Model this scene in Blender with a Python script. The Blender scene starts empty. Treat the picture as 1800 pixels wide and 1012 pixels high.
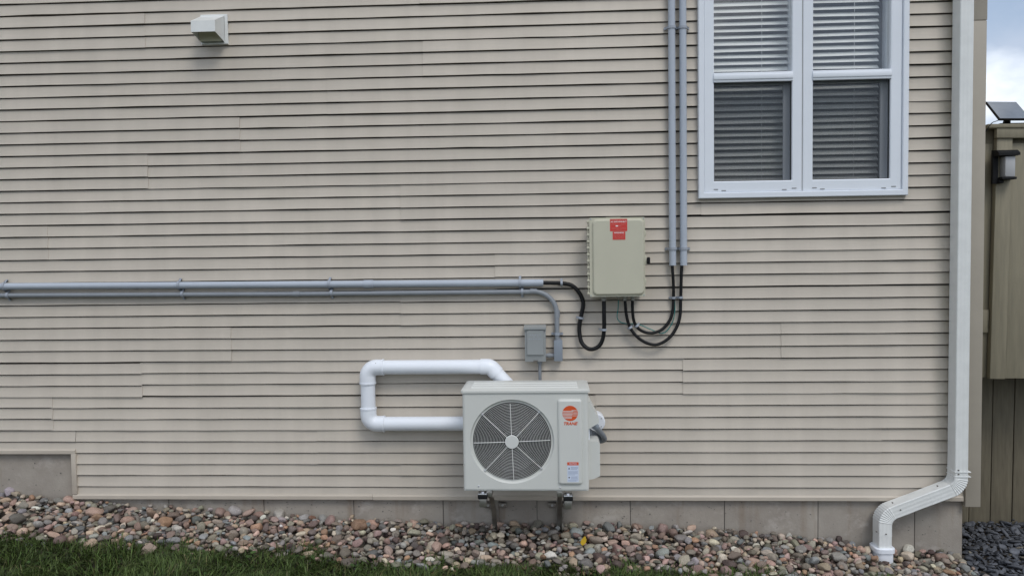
import bpy, bmesh, math, random
import numpy as np
from mathutils import Vector, Matrix
R = math.radians
rng = np.random.default_rng(7)
random.seed(7)
SC = bpy.context.scene
COL = SC.collection

# ------------------------------------------------------------------ camera
CAM = np.array([0.0, -5.07785, 1.82769])
RM = np.array([[0.9987136625194656, -0.04947306666959082, 0.011110174222807776],
               [0.048922781665893506, 0.9977753177355586, 0.04528771082508185],
               [-0.013325979552221867, -0.044685914917467484, 0.9989122019862219]])
FPX = 1386.0
cam = bpy.data.cameras.new('camera'); camo = bpy.data.objects.new('camera', cam); COL.objects.link(camo)
cx, cy, cz = RM[:, 0], RM[:, 2], -RM[:, 1]
camo.matrix_world = Matrix([[cx[0], cy[0], cz[0], CAM[0]], [cx[1], cy[1], cz[1], CAM[1]],
                            [cx[2], cy[2], cz[2], CAM[2]], [0, 0, 0, 1]])
cam.sensor_width = 36.0; cam.lens = FPX / 1800 * 36.0
cam.clip_start = 0.05; cam.clip_end = 2000
SC.camera = camo

# ------------------------------------------------------------------ sky, sun, exposure
SUN_EL, SUN_AZ = R(52), R(152)     # azimuth from +y (north) clockwise: behind the camera, a little to the right
w = bpy.data.worlds.new('World'); SC.world = w; w.use_nodes = True
nt = w.node_tree; nt.nodes.clear()
N = nt.nodes.new; L = nt.links.new
out = N('ShaderNodeOutputWorld'); bg = N('ShaderNodeBackground'); bg.inputs[1].default_value = 0.12
sky = N('ShaderNodeTexSky'); sky.sky_type = 'NISHITA'; sky.sun_disc = False
sky.sun_elevation = SUN_EL; sky.sun_rotation = SUN_AZ
tc = N('ShaderNodeTexCoord'); mp = N('ShaderNodeMapping'); mp.inputs['Scale'].default_value = (1.0, 1.0, 1.6)
mp.inputs['Location'].default_value = (9.97, 5.66, 0.32)
cn = N('ShaderNodeTexNoise'); cn.inputs['Scale'].default_value = 4.0; cn.inputs['Detail'].default_value = 7; cn.inputs['Roughness'].default_value = .52
cr = N('ShaderNodeValToRGB'); cr.color_ramp.elements[0].position = .36; cr.color_ramp.elements[1].position = .56
cr.color_ramp.elements[0].color = (.45, .45, .45, 1)
n2 = N('ShaderNodeTexNoise'); n2.inputs['Scale'].default_value = 6.0; n2.inputs['Detail'].default_value = 5
c2 = N('ShaderNodeValToRGB'); c2.color_ramp.elements[0].position = .42; c2.color_ramp.elements[1].position = .6
c2.color_ramp.elements[0].color = (4.2, 4.9, 6.1, 1); c2.color_ramp.elements[1].color = (9.6, 10.0, 10.6, 1)
mx = N('ShaderNodeMixRGB')
L(tc.outputs['Generated'], mp.inputs[0]); L(mp.outputs[0], cn.inputs[0]); L(mp.outputs[0], n2.inputs[0])
L(cn.outputs[0], cr.inputs[0]); L(n2.outputs[0], c2.inputs[0])
L(cr.outputs[0], mx.inputs[0]); L(sky.outputs[0], mx.inputs[1]); L(c2.outputs[0], mx.inputs[2])
L(mx.outputs[0], bg.inputs[0]); L(bg.outputs[0], out.inputs[0])
sl = bpy.data.lights.new('sun', 'SUN'); sl.energy = 1.1; sl.angle = R(22); sl.color = (1, .965, .91)
so = bpy.data.objects.new('sun', sl); COL.objects.link(so)
sd = Vector((math.sin(SUN_AZ) * math.cos(SUN_EL), math.cos(SUN_AZ) * math.cos(SUN_EL), math.sin(SUN_EL)))
so.rotation_euler = sd.to_track_quat('Z', 'Y').to_euler(); so.location = (0, -6, 8)
vs = SC.view_settings; vs.view_transform = 'Standard'; vs.look = 'None'; vs.exposure = 0.12; vs.gamma = 1.0
vs.use_curve_mapping = False

# ------------------------------------------------------------------ helpers
def P(px, py, off=0.0):
    """the point of the plane parallel to the wall, off metres in front of it, where the photograph shows (px, py)"""
    d = RM @ np.array([(px - 900) / FPX, 1.0, -(py - 506) / FPX])
    t = (-off - CAM[1]) / d[1]
    return CAM + t * d
def X(px, py, off=0.0): return float(P(px, py, off)[0])
def Z(px, py, off=0.0): return float(P(px, py, off)[2])
def to_px(p):
    q = RM.T @ (np.asarray(p, float) - CAM)
    return 900 + FPX * q[0] / q[1], 506 - FPX * q[2] / q[1]

def mat(name, col, rough=.5, metal=0.0, var=.06, scale=9.0, bump=0.0, bscale=120.0, spec=.5, stretch=None, col2=None, sharp=(.35, .65)):
    m = bpy.data.materials.new(name); m.use_nodes = True
    t = m.node_tree; b = t.nodes['Principled BSDF']
    b.inputs['Roughness'].default_value = rough; b.inputs['Metallic'].default_value = metal
    b.inputs['Specular IOR Level'].default_value = spec
    g = t.nodes.new('ShaderNodeNewGeometry')
    src = g.outputs['Position']
    if stretch:
        mpn = t.nodes.new('ShaderNodeMapping'); mpn.inputs['Scale'].default_value = stretch
        t.links.new(src, mpn.inputs[0]); src = mpn.outputs[0]
    n = t.nodes.new('ShaderNodeTexNoise'); n.inputs['Scale'].default_value = scale; n.inputs['Detail'].default_value = 6
    n.inputs['Roughness'].default_value = .6
    t.links.new(src, n.inputs[0])
    r = t.nodes.new('ShaderNodeValToRGB')
    r.color_ramp.elements[0].position, r.color_ramp.elements[1].position = sharp
    a = col2 or tuple(c * (1 - var) for c in col); c = tuple(min(1, v * (1 + var)) for v in col) if not col2 else col
    r.color_ramp.elements[0].color = (*a, 1); r.color_ramp.elements[1].color = (*c, 1)
    t.links.new(n.outputs[0], r.inputs[0]); t.links.new(r.outputs[0], b.inputs['Base Color'])
    if bump:
        n2 = t.nodes.new('ShaderNodeTexNoise'); n2.inputs['Scale'].default_value = bscale; n2.inputs['Detail'].default_value = 4
        t.links.new(src, n2.inputs[0])
        bp = t.nodes.new('ShaderNodeBump'); bp.inputs['Strength'].default_value = bump; bp.inputs['Distance'].default_value = .002
        t.links.new(n2.outputs[0], bp.inputs['Height']); t.links.new(bp.outputs[0], b.inputs['Normal'])
    return m

class MB:
    def __init__(s): s.v = []; s.f = []
    def add(s, vs, fs):
        o = len(s.v); s.v += [tuple(map(float, p)) for p in vs]; s.f += [tuple(i + o for i in f) for f in fs]; return s
    def box(s, x0, x1, y0, y1, z0, z1, bev=0.0, seg=2):
        bm = bmesh.new(); bmesh.ops.create_cube(bm, size=1)
        for v in bm.verts:
            v.co = Vector(((x0 + x1) / 2 + v.co.x * (x1 - x0), (y0 + y1) / 2 + v.co.y * (y1 - y0), (z0 + z1) / 2 + v.co.z * (z1 - z0)))
        if bev: bmesh.ops.bevel(bm, geom=list(bm.edges), offset=bev, segments=seg, affect='EDGES', profile=.5)
        return s.frombm(bm)
    def frombm(s, bm):
        bm.verts.index_update()
        s.add([v.co for v in bm.verts], [[v.index for v in f.verts] for f in bm.faces]); bm.free(); return s
    def loft(s, rings, cap0=True, cap1=True, closed=True):
        n = len(rings[0]); vs = [p for r in rings for p in r]; fs = []
        for i in range(len(rings) - 1):
            for j in range(n if closed else n - 1):
                k = (j + 1) % n
                fs.append((i * n + j, i * n + k, (i + 1) * n + k, (i + 1) * n + j))
        if cap0: fs.append(tuple(range(n))[::-1])
        if cap1: fs.append(tuple((len(rings) - 1) * n + j for j in range(n)))
        return s.add(vs, fs)
    def tube(s, path, r, seg=14, caps=True):
        path = [Vector(p) for p in path]; rings = []
        rr = r if hasattr(r, '__len__') else [r] * len(path)
        up = None
        for i, p in enumerate(path):
            t = (path[min(i + 1, len(path) - 1)] - path[max(i - 1, 0)]).normalized()
            if up is None:
                up = Vector((0, -1, 0)) if abs(t.y) < .9 else Vector((0, 0, 1))
            up = (up - t * up.dot(t)).normalized(); sd_ = t.cross(up)
            rings.append([p + (up * math.cos(a) + sd_ * math.sin(a)) * rr[i] for a in [2 * math.pi * k / seg for k in range(seg)]])
        return s.loft(rings, caps, caps)
    def disc(s, c, r, y0, y1, seg=32, bev=0.0):
        """disc whose axis is y, front face at y0"""
        def ring(rad, y): return [(c[0] + rad * math.cos(a), y, c[1] + rad * math.sin(a)) for a in [2 * math.pi * k / seg for k in range(seg)]]
        rs = [ring(r, y1), ring(r, y0 + bev)] + ([ring(r - bev, y0)] if bev else [])
        return s.loft(rs)
    def prism_y(s, poly, y0, y1):
        return s.loft([[(x, y1, z) for x, z in poly], [(x, y0, z) for x, z in poly]])
    def prism_x(s, poly, x0, x1):
        return s.loft([[(x0, y, z) for y, z in poly], [(x1, y, z) for y, z in poly]])
    def ring_frame(s, x0, x1, z0, z1, w, y0, y1, bev=.003, ww=None):
        """mitred picture-frame ring, front face at y0"""
        l, r, b, t = ww or (w, w, w, w)
        def q(ix, y): return [(x0 + ix * l, y, z0 + ix * b), (x1 - ix * r, y, z0 + ix * b), (x1 - ix * r, y, z1 - ix * t), (x0 + ix * l, y, z1 - ix * t)]
        e = bev / max(min(l, r, b, t), 1e-4)
        rs = [q(0, y1), q(0, y0 + bev), q(e, y0), q(1 - e, y0), q(1, y0 + bev), q(1, y1)]
        vs = [p for r_ in rs for p in r_]; fs = []
        for i in range(6):
            i2 = (i + 1) % 6
            for j in range(4):
                k = (j + 1) % 4; fs.append((i * 4 + j, i * 4 + k, i2 * 4 + k, i2 * 4 + j))
        return s.add(vs, fs)
    def build(s, name, m, parent=None, smooth=35):
        o = ORG.get(parent.name, (0, 0, 0)) if parent else (0, 0, 0)
        me = bpy.data.meshes.new(name)
        me.from_pydata([(x - o[0], y - o[1], z - o[2]) for x, y, z in s.v], [], s.f)
        me.validate()
        bm = bmesh.new(); bm.from_mesh(me); bmesh.ops.recalc_face_normals(bm, faces=bm.faces); bm.to_mesh(me); bm.free()
        if smooth:
            me.shade_smooth(); me.set_sharp_from_angle(angle=R(smooth))
        me.materials.append(m)
        ob = bpy.data.objects.new(name, me); COL.objects.link(ob)
        if parent: ob.parent = parent; ORG[ob.name] = o
        return ob
ORG = {}
def thing(name, label, cat, loc=(0, 0, 0), group=None):
    o = bpy.data.objects.new(name, None); COL.objects.link(o); o.location = loc; o.empty_display_size = .1
    o['label'] = label; o['category'] = cat
    if group: o['group'] = group
    ORG[o.name] = tuple(loc); return o
def tag(o, label, cat, group=None):
    o['label'] = label; o['category'] = cat
    if group: o['group'] = group
    return o
def struct(o, kind='structure'): o['kind'] = kind; return o
def text(name, body, size, loc, m, parent, shear=0.0, bold=0.0, width=None, align='CENTER'):
    cu = bpy.data.curves.new(name, 'FONT'); cu.body = body; cu.size = size; cu.shear = shear; cu.offset = bold
    cu.align_x = align; cu.align_y = 'CENTER'; cu.extrude = .0003; cu.resolution_u = 3
    ob = bpy.data.objects.new(name, cu); COL.objects.link(ob); cu.materials.append(m)
    o = ORG[parent.name]; ob.parent = parent
    ob.location = (loc[0] - o[0], loc[1] - o[1], loc[2] - o[2]); ob.rotation_euler = (R(90), 0, 0)
    bpy.context.view_layer.update()
    sx = width / max(ob.dimensions.x, 1e-4) if width else 1.0
    me = bpy.data.meshes.new_from_object(ob.evaluated_get(bpy.context.evaluated_depsgraph_get()))
    me.name = name; mw = ob.location.copy(); bpy.data.objects.remove(ob)
    me.transform(Matrix.Diagonal((sx, 1, 1, 1)))
    ob = bpy.data.objects.new(name, me); COL.objects.link(ob); ob.parent = parent; ob.location = mw; ob.rotation_euler = (R(90), 0, 0)
    ORG[ob.name] = o
    return ob
def arc_path(pts, r, n=8):
    """polyline with rounded corners"""
    pts = [Vector(p) for p in pts]; o = [pts[0]]
    rr = r if hasattr(r, '__len__') else [r] * (len(pts) - 2)
    for i in range(1, len(pts) - 1):
        a = (pts[i - 1] - pts[i]).normalized(); b = (pts[i + 1] - pts[i]).normalized()
        ang = a.angle(b); d = rr[i - 1] / math.tan(ang / 2); c = pts[i] + (a + b).normalized() * (rr[i - 1] / math.sin(ang / 2))
        p0, p1 = pts[i] + a * d - c, pts[i] + b * d - c
        th = p0.angle(p1)
        for k in range(n + 1):
            o.append(c + (p0 * math.sin((1 - k / n) * th) + p1 * math.sin(k / n * th)) / math.sin(th))
    o.append(pts[-1]); return o
def spline(pts, n=8):
    pts = [Vector(p) for p in pts]; q = [pts[0] * 2 - pts[1]] + pts + [pts[-1] * 2 - pts[-2]]; o = []
    for i in range(1, len(q) - 2):
        for k in range(n):
            t = k / n; a, b, c, d = q[i - 1:i + 3]
            o.append(.5 * ((2 * b) + (c - a) * t + (2 * a - 5 * b + 4 * c - d) * t * t + (3 * b - a - 3 * c + d) * t ** 3))
    return o + [pts[-1]]
def roundrect(x0, x1, z0, z1, r, n=5):
    o = []
    for cx_, cz_, a0 in ((x1 - r, z1 - r, 0), (x0 + r, z1 - r, 90), (x0 + r, z0 + r, 180), (x1 - r, z0 + r, 270)):
        for k in range(n + 1):
            a = R(a0 + 90 * k / n); o.append((cx_ + r * math.cos(a), cz_ + r * math.sin(a)))
    return o

# ------------------------------------------------------------------ materials
def siding_mat():
    m = mat('vinyl_siding', (.52, .466, .396), .48, var=.035, scale=1.6, bump=.35, bscale=55, spec=.35, stretch=(.12, 1, 1.6), sharp=(.3, .7))
    t = m.node_tree; b = t.nodes['Principled BSDF']
    base = b.inputs['Base Color'].links[0].from_socket
    oi = t.nodes.new('ShaderNodeObjectInfo'); mr = t.nodes.new('ShaderNodeMapRange')
    mr.inputs[3].default_value = .955; mr.inputs[4].default_value = 1.03
    t.links.new(oi.outputs['Random'], mr.inputs[0])
    g = t.nodes.new('ShaderNodeNewGeometry')
    # dusty vertical weathering streaks
    mp2 = t.nodes.new('ShaderNodeMapping'); mp2.inputs['Scale'].default_value = (5, 1, .5)
    n3 = t.nodes.new('ShaderNodeTexNoise'); n3.inputs['Scale'].default_value = 1.7; n3.inputs['Detail'].default_value = 7
    r3 = t.nodes.new('ShaderNodeMapRange'); r3.inputs[1].default_value = .3; r3.inputs[2].default_value = .72
    r3.inputs[3].default_value = .93; r3.inputs[4].default_value = 1.03
    t.links.new(g.outputs['Position'], mp2.inputs[0]); t.links.new(mp2.outputs[0], n3.inputs[0]); t.links.new(n3.outputs[0], r3.inputs[0])
    m1 = t.nodes.new('ShaderNodeMath'); m1.operation = 'MULTIPLY'
    t.links.new(mr.outputs[0], m1.inputs[0]); t.links.new(r3.outputs[0], m1.inputs[1])
    vm = t.nodes.new('ShaderNodeVectorMath'); vm.operation = 'SCALE'
    t.links.new(base, vm.inputs[0]); t.links.new(m1.outputs[0], vm.inputs['Scale']); t.links.new(vm.outputs[0], b.inputs['Base Color'])
    return m
M = {}
M['siding'] = siding_mat()
def stain_shade(m, col, scale_vec, scale, lo, hi, amount, xr=None, zr=None):
    t = m.node_tree; b = t.nodes['Principled BSDF']; src = b.inputs['Base Color'].links[0].from_socket
    g = t.nodes.new('ShaderNodeNewGeometry'); mpn = t.nodes.new('ShaderNodeMapping'); mpn.inputs['Scale'].default_value = scale_vec
    n = t.nodes.new('ShaderNodeTexNoise'); n.inputs['Scale'].default_value = scale; n.inputs['Detail'].default_value = 8; n.inputs['Roughness'].default_value = .65
    t.links.new(g.outputs['Position'], mpn.inputs[0]); t.links.new(mpn.outputs[0], n.inputs[0])
    r = t.nodes.new('ShaderNodeMapRange'); r.inputs[1].default_value = lo; r.inputs[2].default_value = hi; r.inputs[4].default_value = amount
    t.links.new(n.outputs[0], r.inputs[0]); fac = r.outputs[0]
    sx = t.nodes.new('ShaderNodeSeparateXYZ'); t.links.new(g.outputs['Position'], sx.inputs[0])
    for ax, rg in (('X', xr), ('Z', zr)):
        if rg:
            q = t.nodes.new('ShaderNodeMapRange'); q.interpolation_type = 'SMOOTHSTEP'; q.inputs[1].default_value = rg[0]; q.inputs[2].default_value = rg[1]
            t.links.new(sx.outputs[ax], q.inputs[0]); mu = t.nodes.new('ShaderNodeMath'); mu.operation = 'MULTIPLY'
            t.links.new(fac, mu.inputs[0]); t.links.new(q.outputs[0], mu.inputs[1]); fac = mu.outputs[0]
    mx_ = t.nodes.new('ShaderNodeMixRGB'); mx_.inputs[2].default_value = (*col, 1)
    t.links.new(fac, mx_.inputs[0]); t.links.new(src, mx_.inputs[1]); t.links.new(mx_.outputs[0], b.inputs['Base Color'])
stain_shade(M['siding'], (.27, .235, .16), (3, 1, 1.2), 3.0, .38, .62, .55, xr=(2.36, 2.52))  # grime beside the downspout plus its soft contact shade, both painted into the colour
stain_shade(M['siding'], (.36, .325, .27), (1.2, 1, .8), 2.0, .45, .75, .30)
M['trim'] = mat('vinyl_trim', (.48, .425, .355), .5, var=.04, scale=4, bump=.2, bscale=60)
M['post'] = mat('corner_post_vinyl', (.375, .335, .275), .5, var=.04, scale=4, bump=.2, bscale=60)
M['concrete'] = mat('concrete', (.35, .318, .275), .92, scale=5, bump=.9, bscale=70, col2=(.24, .21, .18), sharp=(.25, .75))
stain_shade(M['concrete'], (.20, .145, .10), (3.2, 1, .35), 2.2, .54, .72, .7)
stain_shade(M['concrete'], (.48, .44, .40), (1, 1, 1.3), 6.0, .56, .70, .5)
M['joint'] = mat('joint', (.13, .12, .11), .95)
M['white_vinyl'] = mat('white_vinyl', (.745, .78, .83), .35, var=.02, scale=3)
M['white_pvc'] = mat('white_pvc', (.80, .83, .88), .38, var=.015, scale=6)
M['white_metal'] = mat('white_painted_metal', (.74, .75, .73), .28, var=.04, scale=12, bump=.08, bscale=40)
M['unit'] = mat('unit_paint', (.63, .635, .60), .42, var=.015, scale=5, bump=.05, bscale=300)
M['unit_light'] = mat('unit_cover_paint', (.66, .665, .64), .42, var=.015)
M['wire'] = mat('grille_wire', (.78, .78, .75), .4, var=.02)
M['black'] = mat('black_plastic', (.010, .010, .011), .6, var=.1, spec=.2)
M['fan'] = mat('fan_plastic', (.012, .0125, .014), .4, var=.1)
M['cable'] = mat('black_cable', (.008, .008, .009), .5, spec=.3, var=.15, bump=.1, bscale=200)
M['conduit'] = mat('light_grey_conduit', (.42, .46, .52), .4, var=.03, scale=4)
M['conduit_dark'] = mat('grey_conduit', (.25, .27, .295), .42, var=.04, scale=6)
M['strap'] = mat('grey_strap', (.33, .36, .41), .4, var=.05)
M['grey_box'] = mat('grey_painted_steel', (.27, .285, .285), .45, var=.03, scale=8)
M['grey_pvc'] = mat('grey_pvc_box', (.22, .25, .29), .45, var=.03)
M['whip'] = mat('grey_flex_conduit', (.20, .215, .235), .45, var=.05)
M['encl'] = mat('enclosure_fibreglass', (.53, .51, .40), .48, var=.02, scale=5, bump=.08, bscale=200)
M['steel'] = mat('galvanised_steel', (.42, .40, .37), .32, .85, var=.12, scale=14)
M['bolt'] = mat('zinc_bolt', (.7, .71, .74), .3, .8, var=.05)
M['red'] = mat('red_sticker', (.62, .045, .035), .45, var=.03)
M['orange'] = mat('orange_print', (.66, .085, .015), .45, var=.02)
M['paper'] = mat('white_sticker', (.62, .68, .80), .45, var=.02)
M['ink'] = mat('ink', (.30, .36, .48), .6, var=.02)
M['dark_ink'] = mat('dark_ink', (.03, .03, .05), .6)
M['print_white'] = mat('white_print', (.85, .80, .78), .5, var=.01)
M['print_pink'] = mat('faded_print', (.78, .30, .25), .5, var=.02)
M['green_wire'] = mat('green_wire', (.02, .20, .19), .4)
M['clear_grip'] = mat('cord_grip_plastic', (.30, .295, .27), .4, var=.08)
M['fence'] = mat('painted_fence_wood', (.245, .217, .152), .65, var=.10, scale=5, bump=.4, bscale=25, stretch=(9, 9, .8))
M['skirt'] = mat('skirting_wood', (.155, .133, .09), .75, var=.16, scale=5, bump=.5, bscale=25, stretch=(9, 9, .8))  # base colour taken darker to carry the shade under the deck
M['lens'] = mat('frosted_lens', (.42, .42, .43), .3, var=.02)
M['solar'] = mat('solar_cell', (.15, .17, .20), .05, var=.1, spec=.9)  # base colour lightened to stand for sky reflected in the cells
M['slat'] = mat('blind_slat', (.86, .86, .82), .45, var=.02)
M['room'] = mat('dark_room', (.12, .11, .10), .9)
M['gap'] = mat('weep_slot', (.25, .25, .25), .8)
M['soil'] = mat('soil', (.055, .045, .035), .95, var=.3, scale=20, bump=.6, bscale=60)
M['turf'] = mat('turf_soil', (.022, .03, .012), .95, var=.35, scale=16, bump=.5, bscale=60)
M['bark'] = mat('bark', (.12, .10, .09), .9, var=.2)
M['leaf'] = mat('yellow_leaf', (.62, .40, .02), .55)
# glass: real fresnel reflection over clear transmission
gm = bpy.data.materials.new('window_glass'); gm.use_nodes = True; t = gm.node_tree; t.nodes.clear()
go = t.nodes.new('ShaderNodeOutputMaterial'); gx = t.nodes.new('ShaderNodeMixShader'); gl_ = t.nodes.new('ShaderNodeLayerWeight'); gl_.inputs[0].default_value = .5
gp = t.nodes.new('ShaderNodeMath'); gp.operation = 'POWER'; gp.inputs[1].default_value = 5
gf = t.nodes.new('ShaderNodeMapRange'); gf.inputs[3].default_value = .085; gf.inputs[4].default_value = 1.0
t.links.new(gl_.outputs['Facing'], gp.inputs[0]); t.links.new(gp.outputs[0], gf.inputs[0])
gt = t.nodes.new('ShaderNodeBsdfTransparent'); gt.inputs[0].default_value = (.985, .99, .99, 1)
gg = t.nodes.new('ShaderNodeBsdfGlossy'); gg.inputs['Roughness'].default_value = .02
t.links.new(gf.outputs[0], gx.inputs[0]); t.links.new(gt.outputs[0], gx.inputs[1]); t.links.new(gg.outputs[0], gx.inputs[2]); t.links.new(gx.outputs[0], go.inputs[0])
M['glass'] = gm
sm = bpy.data.materials.new('insect_mesh'); sm.use_nodes = True; t = sm.node_tree; t.nodes.clear()
go = t.nodes.new('ShaderNodeOutputMaterial'); gx = t.nodes.new('ShaderNodeMixShader'); gx.inputs[0].default_value = .44
gt = t.nodes.new('ShaderNodeBsdfTransparent'); gd = t.nodes.new('ShaderNodeBsdfDiffuse'); gd.inputs[0].default_value = (.03, .032, .036, 1)
t.links.new(gt.outputs[0], gx.inputs[1]); t.links.new(gd.outputs[0], gx.inputs[2]); t.links.new(gx.outputs[0], go.inputs[0])
M['mesh'] = sm
def stone_mat(name, use_obj):
    m = bpy.data.materials.new(name); m.use_nodes = True; t = m.node_tree; b = t.nodes['Principled BSDF']
    b.inputs['Roughness'].default_value = .72; b.inputs['Specular IOR Level'].default_value = .35
    if use_obj:
        src = t.nodes.new('ShaderNodeObjectInfo').outputs['Color']
    else:
        a = t.nodes.new('ShaderNodeAttribute'); a.attribute_name = 'col'; src = a.outputs['Color']
    g = t.nodes.new('ShaderNodeNewGeometry')
    n = t.nodes.new('ShaderNodeTexNoise'); n.inputs['Scale'].default_value = 130; n.inputs['Detail'].default_value = 8; n.inputs['Roughness'].default_value = .7
    t.links.new(g.outputs['Position'], n.inputs[0])
    mr = t.nodes.new('ShaderNodeMapRange'); mr.inputs[1].default_value = .3; mr.inputs[2].default_value = .7; mr.inputs[3].default_value = .68; mr.inputs[4].default_value = 1.3
    t.links.new(n.outputs[0], mr.inputs[0])
    v = t.nodes.new('ShaderNodeVectorMath'); v.operation = 'SCALE'
    t.links.new(src, v.inputs[0]); t.links.new(mr.outputs[0], v.inputs['Scale']); t.links.new(v.outputs[0], b.inputs['Base Color'])
    bp = t.nodes.new('ShaderNodeBump'); bp.inputs['Strength'].default_value = .5; bp.inputs['Distance'].default_value = .002
    t.links.new(n.outputs[0], bp.inputs['Height']); t.links.new(bp.outputs[0], b.inputs['Normal'])
    return m
M['stone'] = stone_mat('river_stone', True); M['stones'] = stone_mat('river_stone_mass', False)

# ------------------------------------------------------------------ ground
ZW = np.array([(-9, .50), (-5, .35), (-3.75, .257), (-3.24, .205), (-2.18, .135), (-.65, .055), (.25, .06), (1.1, .024), (1.71, -.03), (2.6, -.13), (3.2, -.13), (9, -.16)])
def zwall(x): return np.interp(x, ZW[:, 0], ZW[:, 1])
def zg(x, y):
    """ground surface (top of stones) height"""
    t = np.clip(-np.asarray(y, float), 0, 1.6)
    z = zwall(x) - .07 * t
    z = z - .045 * np.exp(-((np.asarray(x, float) - 2.135) ** 2 + (np.asarray(y, float) + .14) ** 2) / .16 ** 2)   # dip round the drain
    k = np.clip((np.asarray(x, float) - 2.55) / .25, 0, 1)
    return z * (1 - k) + (-.12 - .02 * np.clip(-np.asarray(y, float), -1, 2)) * k
def ground_at(px, py):
    d = RM @ np.array([(px - 900) / FPX, 1.0, -(py - 506) / FPX]); lo, hi = 1.0, 12.0
    for _ in range(50):
        md = (lo + hi) / 2; p = CAM + md * d
        if p[2] > zg(p[0], p[1]): lo = md
        else: hi = md
    return CAM + lo * d
EDGE = np.array([ground_at(x, y)[:2] for x, y in ((-300, 905), (0, 932), (110, 940), (200, 946), (330, 955), (480, 955), (560, 968), (650, 975), (720, 985), (860, 985), (930, 978), (1000, 992), (1060, 996), (1160, 986), (1220, 1000), (1380, 1005), (1500, 1016), (1800, 1030), (2100, 1040))])
def yedge(x): return np.interp(x, EDGE[:, 0], EDGE[:, 1])
def sheet(name, xs, ys, zf, m):
    gx_, gy_ = np.meshgrid(xs, ys); gz = zf(gx_, gy_)
    v = np.stack([gx_, gy_, gz], -1).reshape(-1, 3); nx = len(xs)
    f = [(j * nx + i, j * nx + i + 1, (j + 1) * nx + i + 1, (j + 1) * nx + i) for j in range(len(ys) - 1) for i in range(nx - 1)]
    me = bpy.data.meshes.new(name); me.from_pydata(v.tolist(), [], f); me.shade_smooth(); me.materials.append(m)
    o = bpy.data.objects.new(name, me); COL.objects.link(o); return struct(o)
far = [-400, -120, -50, -25, -14, -9]
lawn = sheet('lawn', far + list(np.arange(-7, 7.01, .25)) + [9, 14, 25, 50, 120, 400],
             far + [-7, -5, -3.5] + list(np.arange(-2.4, .81, .1)) + [1.5, 3, 6, 12, 30, 100, 400], lambda x, y: zg(x, y) - .055, M['turf'])
# ------------------------------------------------------------------ house
S = .0762
def zline(k): return .30 + (42 - k) * S
XL, XR = -5.6, 2.655
house = thing('house', 'long beige house wall of horizontal vinyl siding above a low concrete foundation', 'house', (0, 0, .2))
WIN = dict(x0=X(1228, 200, .03), x1=X(1598, 200, .03), z0=Z(1420, 346, .03), z1=3.80)
def panel_mb(x0, x1, lines, step=0.0, dz=0.0, lap=(False, False)):
    """three courses of siding in one panel; every course ends in a deep lock slot above the next"""
    mb = MB(); n = max(2, int((x1 - x0) / .22) + 1); xs = np.linspace(x0, x1, n + 1)
    prof = []
    for i in range(len(lines) - 1):
        zt, zb = zline(lines[i]), zline(lines[i + 1])
        prof += [(.100, zt - .0092), (.0105, zt - .0076), (.0008, zb + .0015), (.0, zb), (.0012, zb - .0005), (.003, zb + .0006), (.100, zb + .0022)]
    wob = [rng.normal(0, 1, (len(xs))) for _ in range(len(lines))]
    rings = []
    for ix, x in enumerate(xs):
        ring = []
        for j, (y, z) in enumerate(prof):
            i = j // 7
            wy = .0011 * wob[i][ix] if j % 7 in (1, 2, 3) else .0
            wz = .0008 * wob[i + 1][ix] if j % 7 in (2, 3, 4, 5) else 0
            ring.append((x, y + step + wy, z + wz + dz))
        rings.append(ring)
    if lap[1]: rings.append([(x, y + .005, z) for x, y, z in rings[-1]])
    if lap[0]: rings.insert(0, [(x, y + .005, z) for x, y, z in rings[0]])
    mb.loft(rings, False, False, closed=False)
    return mb
SEAM = {0: [250], 1: [746], 2: [578], 3: [417], 4: [255], 5: [707], 6: [79, 1054], 7: [873], 8: [707], 9: [402, 1377], 10: [245, 1204], 11: [88, 1050], 12: [560], 13: [707]}
def line_px_y(k):  # photo row of a course line at mid width
    return 11 + (k - 1) * 20.6
STEPX = X(133, 800, 0)
def cut(x0, x1, lines):
    """pieces (x0, x1, lines) left once the window opening is taken out"""
    zt, zb = zline(lines[0]), zline(lines[-1])
    if zb > WIN['z1'] or zt < WIN['z0'] + .01: return [(x0, x1, lines)]
    r = []
    if x0 < WIN['x0']: r.append((x0, min(x1, WIN['x0'] + .02), lines))
    if x1 > WIN['x1']: r.append((max(x0, WIN['x1'] - .02), x1, lines))
    low = [k for k in lines if zline(k) < WIN['z0'] + .03]
    if low and x1 > WIN['x0'] and x0 < WIN['x1']:
        if len(low) < 2 and low[0] == lines[-1]: low = [lines[-1] - 1] + low
        if zline(low[0]) < WIN['z0'] - .002: low = [low[0] - 1] + low
        r.append((max(x0, WIN['x0'] + .02), min(x1, WIN['x1'] - .02), low))
    return r
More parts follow.
